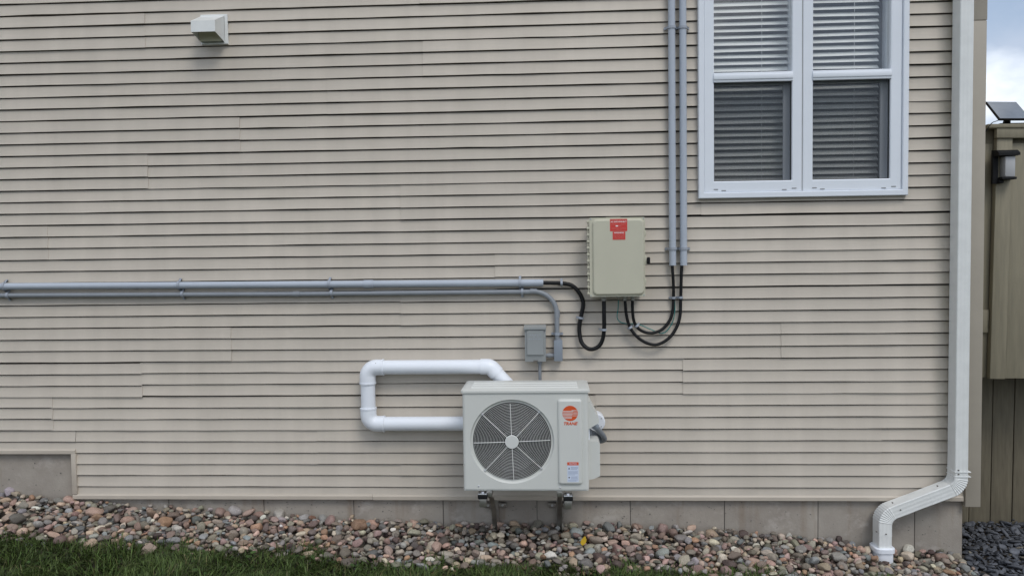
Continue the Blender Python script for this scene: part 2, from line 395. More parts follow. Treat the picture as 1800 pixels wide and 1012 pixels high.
for m_ in range(-3, 14):
    lines = [3 * m_ + 1, 3 * m_ + 2, 3 * m_ + 3, 3 * m_ + 4]
    sx = SEAM.get(m_, [400 + 170 * (m_ % 3)])
    xs = sorted(X(p, line_px_y(lines[1]), 0) for p in sx)
    while xs[0] > XL + 1.5: xs = [xs[0] - 3.62] + xs
    xs = [x for x in xs if x > XL + .1]
    while xs[-1] < XR - 3.62: xs.append(xs[-1] + 3.62)
    b = [XL] + xs + [XR]
    for q in range(len(b) - 1):
        dz = float(rng.normal(0, .0017))
        for a0, a1, ln_ in cut(b[q], b[q + 1], lines):
            lapped = q % 2 == 0                      # every other panel laps over its neighbours
            st = 0.0 if lapped else .0032
            lap = (lapped and a0 == b[q] and q > 0, lapped and a1 == b[q + 1] and q < len(b) - 2)
            if lap[0]: a0 -= .012
            if lap[1]: a1 += .012
            if m_ == 12:   # the wall ends at the raised foundation on the left after line 39
                if a0 < STEPX < a1:
                    panel_mb(a0, STEPX, ln_[:3], st, dz, (lap[0], False)).build('siding_panel', M['siding'], house)
                    panel_mb(STEPX, a1, ln_, st, dz, (False, lap[1])).build('siding_panel', M['siding'], house)
                    continue
                if a1 <= STEPX: ln_ = ln_[:3]
            if m_ == 13:
                if a1 <= STEPX: continue
                a0 = max(a0, STEPX)
            panel_mb(a0, a1, ln_, st, dz, lap).build('siding_panel', M['siding'], house)
# the wall above the picture and the return wall round the corner
mb = panel_mb(XL, XR, list(range(-32, -7))); ob = mb.build('upper_siding', M['siding'], house); ob['kind'] = 'stuff'
sw = MB()
for k in range(-31, 44):
    zt, zb = zline(k - 1), zline(k)
    sw.loft([[(2.665, y, zt + .004), (2.678, y, zb + .0015), (2.678, y, zb), (2.665, y, zb + .003)] for y in (.06, 1.5, 4.0)], False, False, closed=False)
ob = sw.build('side_siding', M['siding'], house); ob['kind'] = 'stuff'
# sheathing behind the siding (with the window hole), side and back of the building shell
sh = MB()
for a in ((XL, WIN['x0'] + .05, .22, 5.9), (WIN['x1'] - .05, 2.655, .22, 5.9), (WIN['x0'] + .0501, WIN['x1'] - .0501, .22, WIN['z0'] + .045), (WIN['x0'] + .0501, WIN['x1'] - .0501, WIN['z1'] - .05, 5.9)):
    sh.box(a[0], a[1], .104, .16, a[2], a[3])
sh.box(2.60, 2.66, .165, 4.0, .22, 5.9); sh.box(XL, 2.655, .1, 4.0, 5.905, 6.0)
sh.build('wall_core', M['joint'], house, 0)
# interior seen between the slats
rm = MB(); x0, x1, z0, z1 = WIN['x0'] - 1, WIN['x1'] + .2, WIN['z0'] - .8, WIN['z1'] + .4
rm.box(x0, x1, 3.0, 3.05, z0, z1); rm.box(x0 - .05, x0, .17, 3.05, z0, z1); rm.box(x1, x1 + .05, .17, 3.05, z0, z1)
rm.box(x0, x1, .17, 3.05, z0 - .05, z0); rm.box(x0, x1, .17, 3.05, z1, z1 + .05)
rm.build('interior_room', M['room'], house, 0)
# trims
tz = zline(43)
def trim_piece(x0, x1, z): # bottom trim, slightly proud with a small lip
    return MB().prism_x([(-.006, z - .018), (-.006, z + .004), (.002, z + .013), (.018, z + .013), (.05, z - .018)], x0, x1)
sxm = X(655, 872, 0)
zt0 = tz + .012
trim_piece(STEPX - .028, sxm, zt0).build('bottom_trim', M['trim'], house)
trim_piece(sxm + .002, 2.60, zt0 - .002).build('bottom_trim', M['trim'], house)
zst = zline(39) + .012
trim_piece(XL, STEPX - .001, zst).build('bottom_trim', M['trim'], house)
MB().box(STEPX - .030, STEPX + .002, -.007, .05, zt0 + .015, zst - .0185, .002).build('side_trim', M['trim'], house)
def post(z0, z1, dx=0.0):
    mb = MB()
    mb.box(2.606 + dx, 2.700 + dx, -.016, -.004, z0, z1, .003); mb.box(2.688 + dx, 2.700 + dx, -.0035, .095, z0, z1, .003)
    mb.box(2.606 + dx, 2.616 + dx, -.0035, .022, z0, z1, .002)
    return mb
zs_ = Z(1720, 36, .016)
post(.182, zs_ - .0015).build('corner_post', M['post'], house); post(zs_ + .0015, 5.9, .002).build('corner_post', M['post'], house)
# foundation: form-panel bays with recessed joints
FJ = [X(p, 895, -.03) for p in (-360, -200, -40, 297, 464, 622, 779, 944, 1108, 1273.5, 1438, 1608)] + [2.612]
FJ = sorted([-5.6, STEPX - .014] + FJ)
for i in range(len(FJ) - 1):
    top = zst - .02 if FJ[i + 1] < STEPX else zt0 - .019
    a, b = FJ[i] + .0018, FJ[i + 1] - .0018
    if FJ[i + 1] > 2.6: b = FJ[i + 1]
    mb = MB(); nx, nz = 9, 5
    mb.box(a, b, .03 + float(rng.normal(0, .0016)), .19, -.6, top, .004, 2)
    fp = mb.build('foundation_panel', M['concrete'], house)
MB().box(-5.6, 2.60, .036, .185, -.6, zt0 - .03).build('foundation_joint', M['joint'], house)
MB().box(2.45, 2.608, .2, 4.0, -.6, .2).build('foundation_return', M['concrete'], house)
# pits and tie holes in the concrete
pit = MB()
for i in range(230):
    x = rng.uniform(-3.9, 2.55); zz = rng.uniform(min(zwall(x) + .02, .16), (zst if x < STEPX - .05 else zt0) - .035); r_ = abs(rng.normal(.0014, .0013)) + .001
    ang = [2 * math.pi * k / 7 for k in range(7)]
    pit.add([(x + r_ * rng.uniform(.6, 1.8) * math.cos(a), .0262, zz + r_ * rng.uniform(.5, 1) * math.sin(a)) for a in ang], [tuple(range(7))])
ob = pit.build('concrete_pits', M['joint'], house, 0); ob['kind'] = 'stuff'

# ------------------------------------------------------------------ window
wx0, wx1, wz0, wz1 = WIN['x0'], WIN['x1'], WIN['z0'], WIN['z1']
win = MB().ring_frame(wx0, wx1, wz0, wz1, .036, -.03, .03, .004).build('window', M['white_vinyl'], house)
gl0, gl1 = X(1254, 220, -.005), X(1390.5, 220, -.005); gr0, gr1 = X(1427, 220, -.005), X(1562.5, 220, -.005)
ml = (gl1 + gr0) / 2
zgb = Z(1400, 317, -.005)          # glass bottom
units = ((wx0 + .0365, ml - .002, gl0, gl1), (ml + .002, wx1 - .0365, gr0, gr1))
zmr = (Z(1410, 143, 0), Z(1410, 126, 0))
blind_def = []
for ui, (u0, u1, g0, g1) in enumerate(units):
    fr = MB().ring_frame(u0, u1, wz0 + .0365, wz1 - .0365, 0, -.016, .06, .004, ww=(g0 - u0, u1 - g1, zgb - wz0 - .0365, .05))
    fr.build('frame', M['white_vinyl'], win)
    mr_ = MB(); mr_.box(g0 - .004, g1 + .004, -.022, .05, zmr[0], zmr[1], .004); mr_.box(g0 - .004, g1 + .004, -.027, -.018, zmr[0] + .016, zmr[1] - .014, .002)
    mr_.build('meeting_rail', M['white_vinyl'], win)
    MB().box(g0 - .005, g1 + .005, .012, .016, zmr[1] - .01, wz1 - .06).build('pane', M['glass'], win)
    MB().box(g0 - .005, g1 + .005, .046, .050, zgb - .01, zmr[0] + .01).build('pane', M['glass'], win)
    sc_ = MB(); sc_.add([(g0 - .004, .004, zgb - .004), (g1 + .004, .004, zgb - .004), (g1 + .004, .004, zmr[0] + .004), (g0 - .004, .004, zmr[0] + .004)], [(0, 1, 2, 3)])
    sc_.build('insect_screen', M['mesh'], win, 0)
    MB().ring_frame(g0 - .002, g1 + .002, zgb - .002, zmr[0] + .002, .007, .001, .012, .001).build('screen_frame', M['fan'], win)
    MB().ring_frame(g0 - .05, g1 + .004, zgb - .03, zmr[0] + .02, .04, .040, .056, .003, ww=(.035, .042, .030, .03)).build('lower_sash', M['white_vinyl'], win)
    # jamb liner behind the frame
    jl = MB(); jl.box(g0 - .07, g0 - .052, .0605, .09, zgb, wz1 - .05); jl.box(g1 + .018, g1 + .03, .0605, .16, zgb, wz1 - .05)
    jl.box(g0 - .05, g1 + .018, .0605, .16, zgb - .05, zgb - .03)
    jl.build('jamb', M['white_vinyl'], win)
    for fx in (.12, .20, .82, .92):
        ws = MB()
        xx = u0 + (u1 - u0) * fx; zz = wz0 + .046 + (.008 if fx in (.12, .92) else 0)
        ws.box(xx - .014, xx + .014, -.0185, -.0162, zz, zz + .005)
        ws.build('weep_slot', M['gap'], win)
    blind_def.append((g0, g1))
MB().box(ml - .0018, ml + .0018, -.013, .05, wz0 + .037, wz1 - .037).build('mullion_joint', M['gap'], win)

def slat_mesh(wd):
    d = .046; n = 4; v = []; f = []
    for x in (-wd / 2, wd / 2):
        for k in range(n + 1):
            u = k / n - .5; v.append((x, u * d, -.010 * (u * u) * 1.0 + .0012)); v.append((x, u * d, -.010 * (u * u)))
    m_ = 2 * (n + 1)
    for k in range(n):
        f += [(2 * k, 2 * k + 2, m_ + 2 * k + 2, m_ + 2 * k), (2 * k + 1, m_ + 2 * k + 1, m_ + 2 * k + 3, 2 * k + 3)]
    f += [(0, m_, m_ + 1, 1), (2 * n, 2 * n + 1, m_ + 2 * n + 1, m_ + 2 * n)]
    me = bpy.data.meshes.new('slat'); me.from_pydata(v, [], f); me.shade_smooth(); me.set_sharp_from_angle(angle=R(40)); me.materials.append(M['slat']); return me
for bi, (g0, g1) in enumerate(blind_def):
    lab = ['white slatted blind behind the window half beside the grey conduits', 'white slatted blind behind the window half beside the downspout'][bi]
    yb = .125
    bx0, bx1 = g0 - .04, (g1 + .015 if bi == 0 else g1 - .022)
    bl = thing('window_blind', lab, 'blind', ((bx0 + bx1) / 2, yb, zgb - .03), 'slatted blinds behind the double window')
    me = slat_mesh(bx1 - bx0)
    k = 0; zz = zgb - .02
    while zz < wz1 - .05:
        o = bpy.data.objects.new('slat', me); COL.objects.link(o); o.parent = bl
        o.location = (0, 0, zz - (zgb - .03)); o.rotation_euler = (R(42 + rng.normal(0, 2.4)), R(rng.normal(0, .28)), 0)
        zz += .0415
    for fx in (.08, .68):
        xx = bx0 + (bx1 - bx0) * fx
        MB().tube([(xx, yb - .026, zgb - .03), (xx, yb - .026, wz1 - .04)], .0011, 6).build('ladder_cord', M['slat'], bl)

# ------------------------------------------------------------------ dryer vent hood
vx0, vx1 = X(352.5, 50, .01), X(399.5, 50, .01); vz0, vz1 = Z(376, 78, .01), Z(376, 25.5, .01)
vent = thing('vent_hood', 'white metal vent hood with open underside high on the siding', 'vent hood', ((vx0 + vx1) / 2, 0, vz0))
MB().ring_frame(vx0, vx1, vz0, vz1, .02, -.008, .006, .002).build('flange', M['white_metal'], vent)
D_ = .15; hx0, hx1 = X(336, 46, D_), X(378, 46, D_); zf0, zf1 = Z(356, 56.5, D_), Z(356, 36.5, D_)
MB().prism_x([(-.006, vz1 - .010), (-.006, vz1 - .013), (-D_, zf1 - .003), (-D_ - .002, zf1)], hx0 - .001, hx1 + .001).build('top_plate', M['white_metal'], vent)
MB().box(hx0 - .001, hx1 + .001, -D_ - .003, -D_ - .0005, zf0, zf1 - .0005, .0008, 1).build('front_plate', M['white_metal'], vent)
for xx in (hx0, hx1 - .002):
    MB().prism_x([(-.0085, vz1 - .0135), (-D_, zf1 - .0035), (-D_, zf0), (-D_ + .02, zf0 - .003), (-.012, vz0 + .012), (-.006, vz0 + .012)], xx, xx + .002).build('side_plate', M['white_metal'], vent)
MB().prism_x([(-.105, vz1 - .06), (-.107, vz1 - .062), (-.040, vz0 + .010), (-.037, vz0 + .012)], hx0 + .006, hx1 - .006).build('flap', M['encl'], vent)

# ------------------------------------------------------------------ line-set cover (white pipe loop behind the heat pump)
rp = .0465; op = .056
def pp(px, py, off=op): return tuple(P(px, py, off))
lc = thing('line_cover', 'white round pipe cover looping out from behind the heat pump', 'pipe cover', tuple(P(646, 745, 0)))
a_, b_, c_, d_, e_, f_ = pp(830, 744.5), pp(646, 744.5), pp(646, 645.5), pp(862, 645), pp(905, 690), None
b_ = (c_[0], b_[1], b_[2]); a_ = (X(1010, 744, op), -op, b_[2]); d_ = (d_[0], d_[1], c_[2])
def seg(p, q, r, nm):
    MB().tube([p, q], r, 24).build(nm, M['white_pvc'], lc, 50)
el = .075
def lerp(p, q, dist):
    p, q = Vector(p), Vector(q); return p + (q - p).normalized() * dist
seg(a_, lerp(b_, a_, el + .01), rp, 'pipe'); seg(lerp(b_, c_, el + .01), lerp(c_, b_, el + .01), rp, 'pipe')
seg(lerp(c_, d_, el + .01), lerp(d_, c_, .05), rp, 'pipe'); seg(lerp(d_, e_, .045), e_, rp, 'pipe')
for p0, pc, p1, ll in ((a_, b_, c_, el + .03), (b_, c_, d_, el + .03), (c_, d_, e_, .062)):
    path = arc_path([lerp(pc, p0, ll), pc, lerp(pc, p1, ll)], .06 if ll > .07 else .05, 12)
    mb = MB().tube(path, rp + .005, 24)
    e = mb.build('elbow', M['white_pvc'], lc, 50)
    if ll > .07:
        for pt in (p0, p1):
            q0 = lerp(pc, pt, ll - .008); q1 = lerp(pc, pt, ll + .001)
            MB().tube([q0, q1], rp + .0075, 24).build('collar', M['white_pvc'], e, 50)
    sc = MB(); q = lerp(pc, p1, ll * .6); sc.disc((q.x, q.z + .032), .003, -op - .041, -op - .03, 8); sc.build('screw', M['grey_box'], e)

# ------------------------------------------------------------------ conduits
def strap(parent, c, axis, r, wdt=.016):
    """one-hole saddle round a conduit whose axis is 'x' or 'z' at c"""
    mb = MB(); n = 12; y0 = c[1]
    def pt(a, rad):  # a: angle around, front is -y
        u = math.cos(a) * rad; v = y0 - math.sin(a) * rad
        return u, v
    for s_ in (-1, 1):
        pass
    outer = [pt(math.pi * k / n, r + .005) for k in range(n + 1)]; inner = [pt(math.pi * k / n, r + .001) for k in range(n + 1)]
    prof = [(r + .022, -.001), (r + .022, -.005), (r + .0075, -.006)] + outer + [(-r - .0075, -.006), (-r - .022, -.005), (-r - .022, -.001)] + [(-q[0] if False else q[0], q[1]) for q in inner[::-1]]
    rings = []
    for s_ in (-wdt / 2, wdt / 2):
        rings.append([((c[0] + s_, y, c[2] + u) if axis == 'x' else (c[0] + u, y, c[2] + s_)) for u, y in prof])
    mb.loft(rings)
    for sg in (-1, 1):
        u = sg * (r + .015)
        if axis == 'x': mb.disc((c[0], c[2] + u), .004, -.009, -.004, 8)
        else: mb.disc((c[0] + u, c[2]), .004, -.009, -.004, 8)
    return mb.build('strap', M['strap'], parent)
# upper, light
r1 = .0225; o1 = .030
h0, h1 = P(-320, 503.5, o1), P(640, 499.2, o1); h2 = P(955, 496.8, o1)
cu = thing('conduit', 'thick light grey plastic conduit running horizontally, upper of two, ending in black cable', 'conduit', tuple(h2), 'grey conduits on the siding')
MB().tube([(XL + .1, -o1, Z(-300, 504.5, o1)), tuple(P(0, 503.3, o1)), tuple(h1)], r1, 20).build('pipe', M['conduit'], cu, 50)
MB().tube([tuple(P(640, 499.2, o1)), tuple(P(656, 499, o1))], r1 + .004, 20).build('coupling', M['conduit'], cu, 50)
mb = MB(); mb.tube([tuple(P(655, 499, o1)), tuple(h2)], [r1] * 2, 20); mb.build('pipe', M['conduit'], cu, 50)
for q in (8, 315, 579, 914):
    yy = 503.3 + (496.8 - 503.3) * q / 955; strap(cu, P(q, yy, o1), 'x', r1)
r2 = .0155; o2 = .022
cl = thing('conduit', 'thin darker grey conduit below the light one, bending down to the junction box', 'conduit', tuple(P(979, 590, o2)), 'grey conduits on the siding')
bend = arc_path([tuple(P(525, 516.6, o2)), (X(978.5, 512, o2), -o2, Z(978.5, 512, o2)), tuple(P(979.5, 598, o2))], .145, 14)
MB().tube([(XL + .1, -o2, Z(-300, 519.5, o2)), tuple(P(0, 519, o2)), tuple(P(525, 516.6, o2))], r2, 16).build('pipe', M['conduit_dark'], cl, 50)
MB().tube(bend, r2, 16).build('pipe', M['conduit_dark'], cl, 50)
MB().tube([tuple(P(515, 516.7, o2)), tuple(P(527, 516.6, o2))], r2 + .003, 16).build('coupling', M['conduit_dark'], cl, 50)
MB().tube([tuple(P(932, 511.6, o2)), tuple(P(944, 512, o2))], r2 + .0025, 16).build('coupling', M['conduit_dark'], cl, 50)
MB().tube([tuple(P(979.2, 545, o2)), tuple(P(979.4, 558, o2))], r2 + .0025, 16).build('coupling', M['conduit_dark'], cl, 50)
for q in (14, 321, 583, 918):
    yy = 519 + (512 - 519) * q / 930; strap(cl, P(q, yy, o2), 'x', r2)
strap(cl, P(979.5, 586.5, o2), 'z', r2)
# vertical pair
for px0, px1, lab in ((1180.6, 1182.2, 'vertical light grey conduit left of its twin, beside the window'), (1201.2, 1200.6, 'vertical light grey conduit between its twin and the white window frame')):
    xb = (X(px0, 0, o1) + X(px1, 466, o1)) / 2; zb = Z(px1, 466.5, o1)
    cv = thing('conduit', lab, 'conduit', (xb, -o1, zb), 'grey conduits on the siding')
    MB().tube([(xb, -o1, zb), (xb, -o1, 5.6)], r1, 20).build('pipe', M['conduit'], cv, 50)
    for q in (49, 437): strap(cv, (xb, -o1, Z(px0, q, o1)), 'z', r1)

# ------------------------------------------------------------------ electrical enclosure
def cp(u, v, off): return P(900 + u / 3.615, 360 + v / 3.615, off)
eo = .165
ex0, ex1, ez0, ez1 = X(1036.5, 450, eo), X(1134.5, 450, eo), Z(1085, 521.5, eo), Z(1085, 382, eo)
enc = thing('electrical_enclosure', 'pale green grey electrical enclosure with red warning stickers', 'electrical box', ((ex0 + ex1) / 2, -.01, ez0))
MB().box(ex0 + .008, ex1 - .006, -.135, -.004, ez0 + .006, ez1 - .006, .008).build('case', M['encl'], enc)
ld = MB(); poly0 = roundrect(ex0, ex1, ez0, ez1, .006, 3)
ld.prism_y(poly0, -.150, -.136); 
lid = ld.build('lid', M['encl'], enc)
li = MB(); n_ = 6
def rr(ins, y, r): return [(x, y, z) for x, z in roundrect(ex0 + .020 + ins, ex1 - .007 - ins, ez0 + .012 + ins, ez1 - .012 - ins, r, n_)]
li.loft([rr(-.002, -.1495, .030), rr(0, -.156, .029), rr(.004, -.163, .026), rr(.009, -.165, .024)], False, True)
li.build('raised_panel', M['encl'], lid, 14)
for i in range(12):
    zz = ez0 + .022 + i * (ez1 - ez0 - .045) / 11
    MB().box(ex0 - .016, ex0 + .004, -.148, -.126, zz - .007, zz + .006, .003).build('hinge_knuckle', M['encl'], lid)
MB().tube([(ex0 - .008, -.137, ez0 + .015), (ex0 - .008, -.137, ez1 - .015)], .0035, 8).build('hinge_pin', M['encl'], lid)
for zz in (Z(1135, 409, eo), Z(1135, 494, eo)):
    MB().box(ex1 - .002, ex1 + .007, -.146, -.110, zz - .02, zz + .016, .002).build('latch', M['encl'], enc)
MB().box(ex1 - .001, ex1 + .010, -.150, -.10, Z(1139, 462, eo) - .012, Z(1139, 452, eo) + .012, .002).build('hasp', M['encl'], enc)
lk = MB(); lz = Z(1139, 457, eo); lk.box(ex1 + .0105, ex1 + .030, -.165, -.140, lz - .026, lz + .018, .006); lk.disc((ex1 + .020, lz - .004), .005, -.168, -.1655, 10)
tag(lk.build('padlock', M['black'], None), 'small black padlock hanging on the right edge of the pale electrical enclosure', 'padlock')
tb = MB(); tb.box(X(1065, 380, .02), X(1091, 380, .02), -.006, -.001, ez1 - .02, ez1 + .008, .001); tb.build('mounting_tab', M['encl'], enc)
for xx in (ex0 + .008, ex1 - .008):
    for zz in (ez0 + .008, ez1 - .008): MB().disc((xx, zz), .0035, -.1525, -.1495, 10).build('corner_screw', M['strap'], lid)
# stickers
def sticker(u0, u1, v0, v1, m, nm, y=-.1662):
    a = cp(u0, v1, .166); b = cp(u1, v0, .166)
    return MB().box(a[0], b[0], y, -.1651, a[2], b[2]).build(nm, m, enc, 0), a, b
st, a, b = sticker(623, 732, 89, 168, M['red'], 'sticker')
st2, a2, b2 = sticker(640, 720, 169, 222, M['red'], 'sticker')
wS = b[0] - a[0]; hS = b[2] - a[2]; xc = (a[0] + b[0]) / 2
def line_on(s_, txt, fz, size, wd, m, bold=0.0, aa=a, bb=b, xoff=0.0):
    text('lettering', txt, size, ((aa[0] + bb[0]) / 2 + xoff, -.1668, bb[2] - (bb[2] - aa[2]) * fz), m, s_, bold=bold, width=wd)
line_on(st, 'PHOTOVOLTAIC SYSTEM', .08, .007, wS * .93, M['print_pink'], .0001)
line_on(st, 'AC DISCONNECT', .235, .0115, wS * .93, M['print_white'], .0003)
line_on(st, 'OPERATING CURRENT', .45, .0055, wS * .85, M['print_pink'])
MB().box(xc - wS * .17, xc - wS * .03, -.1669, -.1664, b[2] - hS * .62, b[2] - hS * .53).build('value_patch', M['print_white'], st, 0)
line_on(st, 'AMPS', .575, .006, wS * .15, M['print_pink'], xoff=wS * .07)
line_on(st, 'OPERATING VOLTAGE', .78, .0055, wS * .85, M['print_pink'])
line_on(st, 'VOLTS', .91, .005, wS * .3, M['print_pink'])
wS2 = b2[0] - a2[0]
line_on(st2, 'WARNING', .16, .0105, wS2 * .8, M['print_white'], .0003, a2, b2)
for fz, tx in ((.4, 'ELECTRIC SHOCK HAZARD'), (.55, 'DO NOT TOUCH TERMINALS'), (.7, 'TERMINALS MAY BE ENERGIZED'), (.85, 'IN THE OPEN POSITION')):
    line_on(st2, tx, fz, .0045, wS2 * .84, M['print_pink'], 0, a2, b2)
# cord grips under the box
for (u, v, r_) in ((583, 603, .0165), (718, 600, .013), (767, 600, .013)):
    q = cp(u, v, .075)
    g_ = MB(); g_.tube([(q[0], -.075, ez0 - .030), (q[0], -.075, ez0 - .012), (q[0], -.075, ez0 - .0115), (q[0], -.075, ez0 + .012)], [r_ * .85, r_ * .95, r_ * 1.1, r_ * 1.1], 10)
    g_.build('cord_grip', M['clear_grip'], enc)
q = cp(675, 598, .075); MB().tube([(q[0], -.075, ez0 - .012), (q[0], -.075, ez0 + .01)], [.010, .016], 10).build('drain_plug', M['clear_grip'], enc)

# ------------------------------------------------------------------ cables
def cable(pts, r, label, m='cable', name='cable', base=None, ends=None):
    w_ = [tuple(cp(u, v, off)) for u, v, off in pts]
    th = thing(name, label, 'cable' if m == 'cable' else 'wire', w_[0], None)
    MB().tube(spline(w_, 8), r, 12).build('jacket', M[m], th, 60)
    return th, w_
o_ = .022
ca, _ = cable([(190, 495, .03), (255, 496, .027), (315, 498, .022), (380, 512, o_), (428, 560, o_), (452, 620, o_), (445, 680, o_), (432, 740, o_), (428, 800, o_), (440, 868, .03), (472, 906, .04), (510, 916, .045), (552, 897, .05), (577, 850, .055), (585, 780, .065), (585, 700, .075), (584, 610, .075)], .0132,
      'thick black flexible cable looping from the horizontal conduit to the box bottom')
cb, _ = cable([(1018, 375, .03), (1022, 440, .03), (1026, 520, .024), (1026, 600, .018), (1020, 680, .018), (998, 740, .022), (950, 793, .028), (885, 814, .034), (825, 800, .04), (785, 762, .045), (768, 700, .06), (765, 605, .075)], .0098,
      'inner black cable loop hanging from the left vertical conduit to the box')
cc, _ = cable([(1080, 375, .03), (1076, 440, .03), (1074, 520, .024), (1072, 600, .02), (1068, 700, .02), (1047, 775, .024), (1000, 843, .03), (930, 885, .034), (865, 880, .04), (800, 842, .042), (752, 782, .045), (727, 700, .06), (718, 605, .075)], .0102,
      'outer black cable loop hanging from the right vertical conduit to the box')
gw, _ = cable([(1033, 600, .010), (1034, 680, .012), (1015, 755, .014), (960, 815, .016), (880, 790, .010), (800, 757, .014), (735, 754, .02), (690, 745, .03), (668, 715, .04), (674, 660, .06), (676, 605, .075)], .003,
      'thin dark green ground wire curling below the electrical enclosure', 'green_wire', 'ground_wire')
def cclip(par, u, v, off, r, ang):
    q = cp(u, v, off); mb = MB(); a = R(ang); tx, tz = math.cos(a), math.sin(a)  # tangent of the cable
    nx, nz = -tz, tx; prof = []
    n = 10
    prof = [(r + .016, -.002), (r + .016, -.006)] + [((r + .004) * math.cos(math.pi * k / n), q[1] - (r + .004) * math.sin(math.pi * k / n)) for k in range(n + 1)] + [(-r - .008, -.006), (-r - .008, -.002)] + [((r + .0004) * math.cos(math.pi * k / n), q[1] - (r + .0004) * math.sin(math.pi * k / n)) for k in range(n, -1, -1)]
    rings = [[(q[0] + nx * p_ + tx * s_, y, q[2] + nz * p_ + tz * s_) for p_, y in prof] for s_ in (-.007, .007)]
    mb.loft(rings); return mb.build('clip', M['strap'], par)
cclip(ca, 315, 498, .022, .0132, 0); cclip(ca, 437, 718, o_, .0132, 80); cclip(ca, 584, 793, .065, .0132, 90)
cclip(cb, 1025, 590, .019, .0098, 90); cclip(cc, 1071, 588, .02, .0102, 90); cclip(cb, 792, 768, .044, .0098, -55); cclip(cc, 750, 779, .045, .0102, -55)

# ------------------------------------------------------------------ grey disconnect, junction box, whip
do = .09
def dp(u, v, off=do): return P(910 + u / 9.2, 565 + v / 9.2, off)
A_, B_ = dp(118, 655), dp(452, 120)
dis = thing('disconnect_box', 'small grey steel disconnect box with hinged cover above the heat pump', 'electrical box', (A_[0], 0, A_[2]))
MB().box(A_[0], B_[0], -.078, -.001, A_[2], B_[2] + .008, .003).build('case', M['grey_box'], dis)
a, b = dp(100, 132), dp(458, 82)
MB().prism_x([(-.001, b[2] + .006), (-.001, a[2]), (-.094, a[2]), (-.094, a[2] + .012), (-.07, b[2])], a[0], b[0]).build('hood', M['grey_box'], dis)
a, b = dp(148, 545), dp(420, 140)
cv_ = MB(); y_f = -.0905
def dr(ins, y): return [(x, y, z) for x, z in roundrect(a[0] + ins, b[0] - ins, a[2] + ins, b[2] - ins, .004, 2)]
cv_.loft([dr(0, -.0775), dr(0, -.086), dr(.004, y_f)], False, True); cov = cv_.build('cover', M['grey_box'], dis, 30)
em = MB()
for v_, us in ((215, (205, 245, 285, 325, 365)), (245, (265, 330)), (280, (190, 225, 262, 300, 340, 368))):
    for u in us:
        q = dp(u, v_, .0905); em.box(q[0] - .006, q[0] + .004, y_f - .0012, y_f + .001, q[2] - .0018, q[2] + .0018, .0006, 1)
em.build('embossed_marks', M['strap'], cov)
q = dp(290, 645); MB().box(q[0] - .014, q[0] + .014, -.084, -.0785, q[2] - .002, q[2] + .006, .001).build('latch', M['joint'], dis)
a, b = dp(592, 638, .06), dp(722, 305, .06)
jb = thing('junction_box', 'narrow blue grey plastic junction box right of the grey disconnect', 'electrical box', (a[0], 0, a[2]))
MB().box(a[0], b[0], -.052, -.001, a[2], b[2], .004).build('case', M['grey_pvc'], jb)
MB().box(a[0] - .001, b[0] + .001, -.060, -.0525, a[2] - .001, b[2] + .001, .002).build('cover', M['grey_pvc'], jb)
q0, q1 = dp(445, 545, .03), dp(600, 545, .03)
MB().tube([(q0[0], -.03, q0[2]), (q1[0], -.03, q0[2])], .0135, 14).build('nipple', M['conduit_dark'], jb, 50)
q0 = dp(505, 545, .03); MB().tube([(q0[0] - .004, -.03, q0[2]), (q0[0] + .008, -.03, q0[2])], .0165, 14).build('nut', M['conduit_dark'], jb, 50)
q0 = dp(655, 280, .022); MB().tube([(q0[0], -.022, b[2] - .002), (q0[0], -.022, b[2] + .012)], .019, 14).build('hub', M['conduit_dark'], jb, 50)
q0 = dp(358, 655, .04)
wl = thing('short_conduit', 'short dark grey conduit dropping from the disconnect behind the heat pump', 'conduit', (q0[0], -.04, .95))
MB().tube([(q0[0], -.04, A_[2] + .005), (q0[0], -.04, .93)], .0105, 12).build('pipe', M['whip'], wl, 50)
MB().tube([(q0[0], -.04, A_[2] - .018), (q0[0], -.04, A_[2] - .0005)], .0165, 12).build('connector', M['whip'], wl, 50)

# ------------------------------------------------------------------ heat pump
uo = .47
ux0, ux1 = X(813.5, 775, uo), X(1035, 775, uo); uz0, uz1 = Z(924, 859.5, uo), Z(924, 690, uo); ub = -.125
hp = thing('heat_pump', 'pale grey outdoor heat pump with round fan grille on wall bracket', 'heat pump', ((ux0 + ux1) / 2, -.30, uz0))
fc = P(899.9, 775.7, uo); fcx, fcz = float(fc[0]), float(fc[2]); fr_ = .229
body = MB(); rc = .018
pl = roundrect(ux0, ux1, uo * -1, ub, rc, 4)      # plan outline (x, y)
# sides and back
fy = -uo
side = [(x, y) for x, y in pl]
body.loft([[(x, y, uz0) for x, y in side], [(x, y, uz1) for x, y in side]], True, True)
# remove the front plane faces: build front separately with the fan hole, so push side shell's front back
bm = bmesh.new(); me_ = bpy.data.meshes.new('tmp'); me_.from_pydata(body.v, [], body.f); bm.from_mesh(me_)
dele = [f for f in bm.faces if all(abs(v.co.y - fy) < 1e-4 for v in f.verts)]
bmesh.ops.delete(bm, geom=dele, context='FACES'); body = MB().frombm(bm)
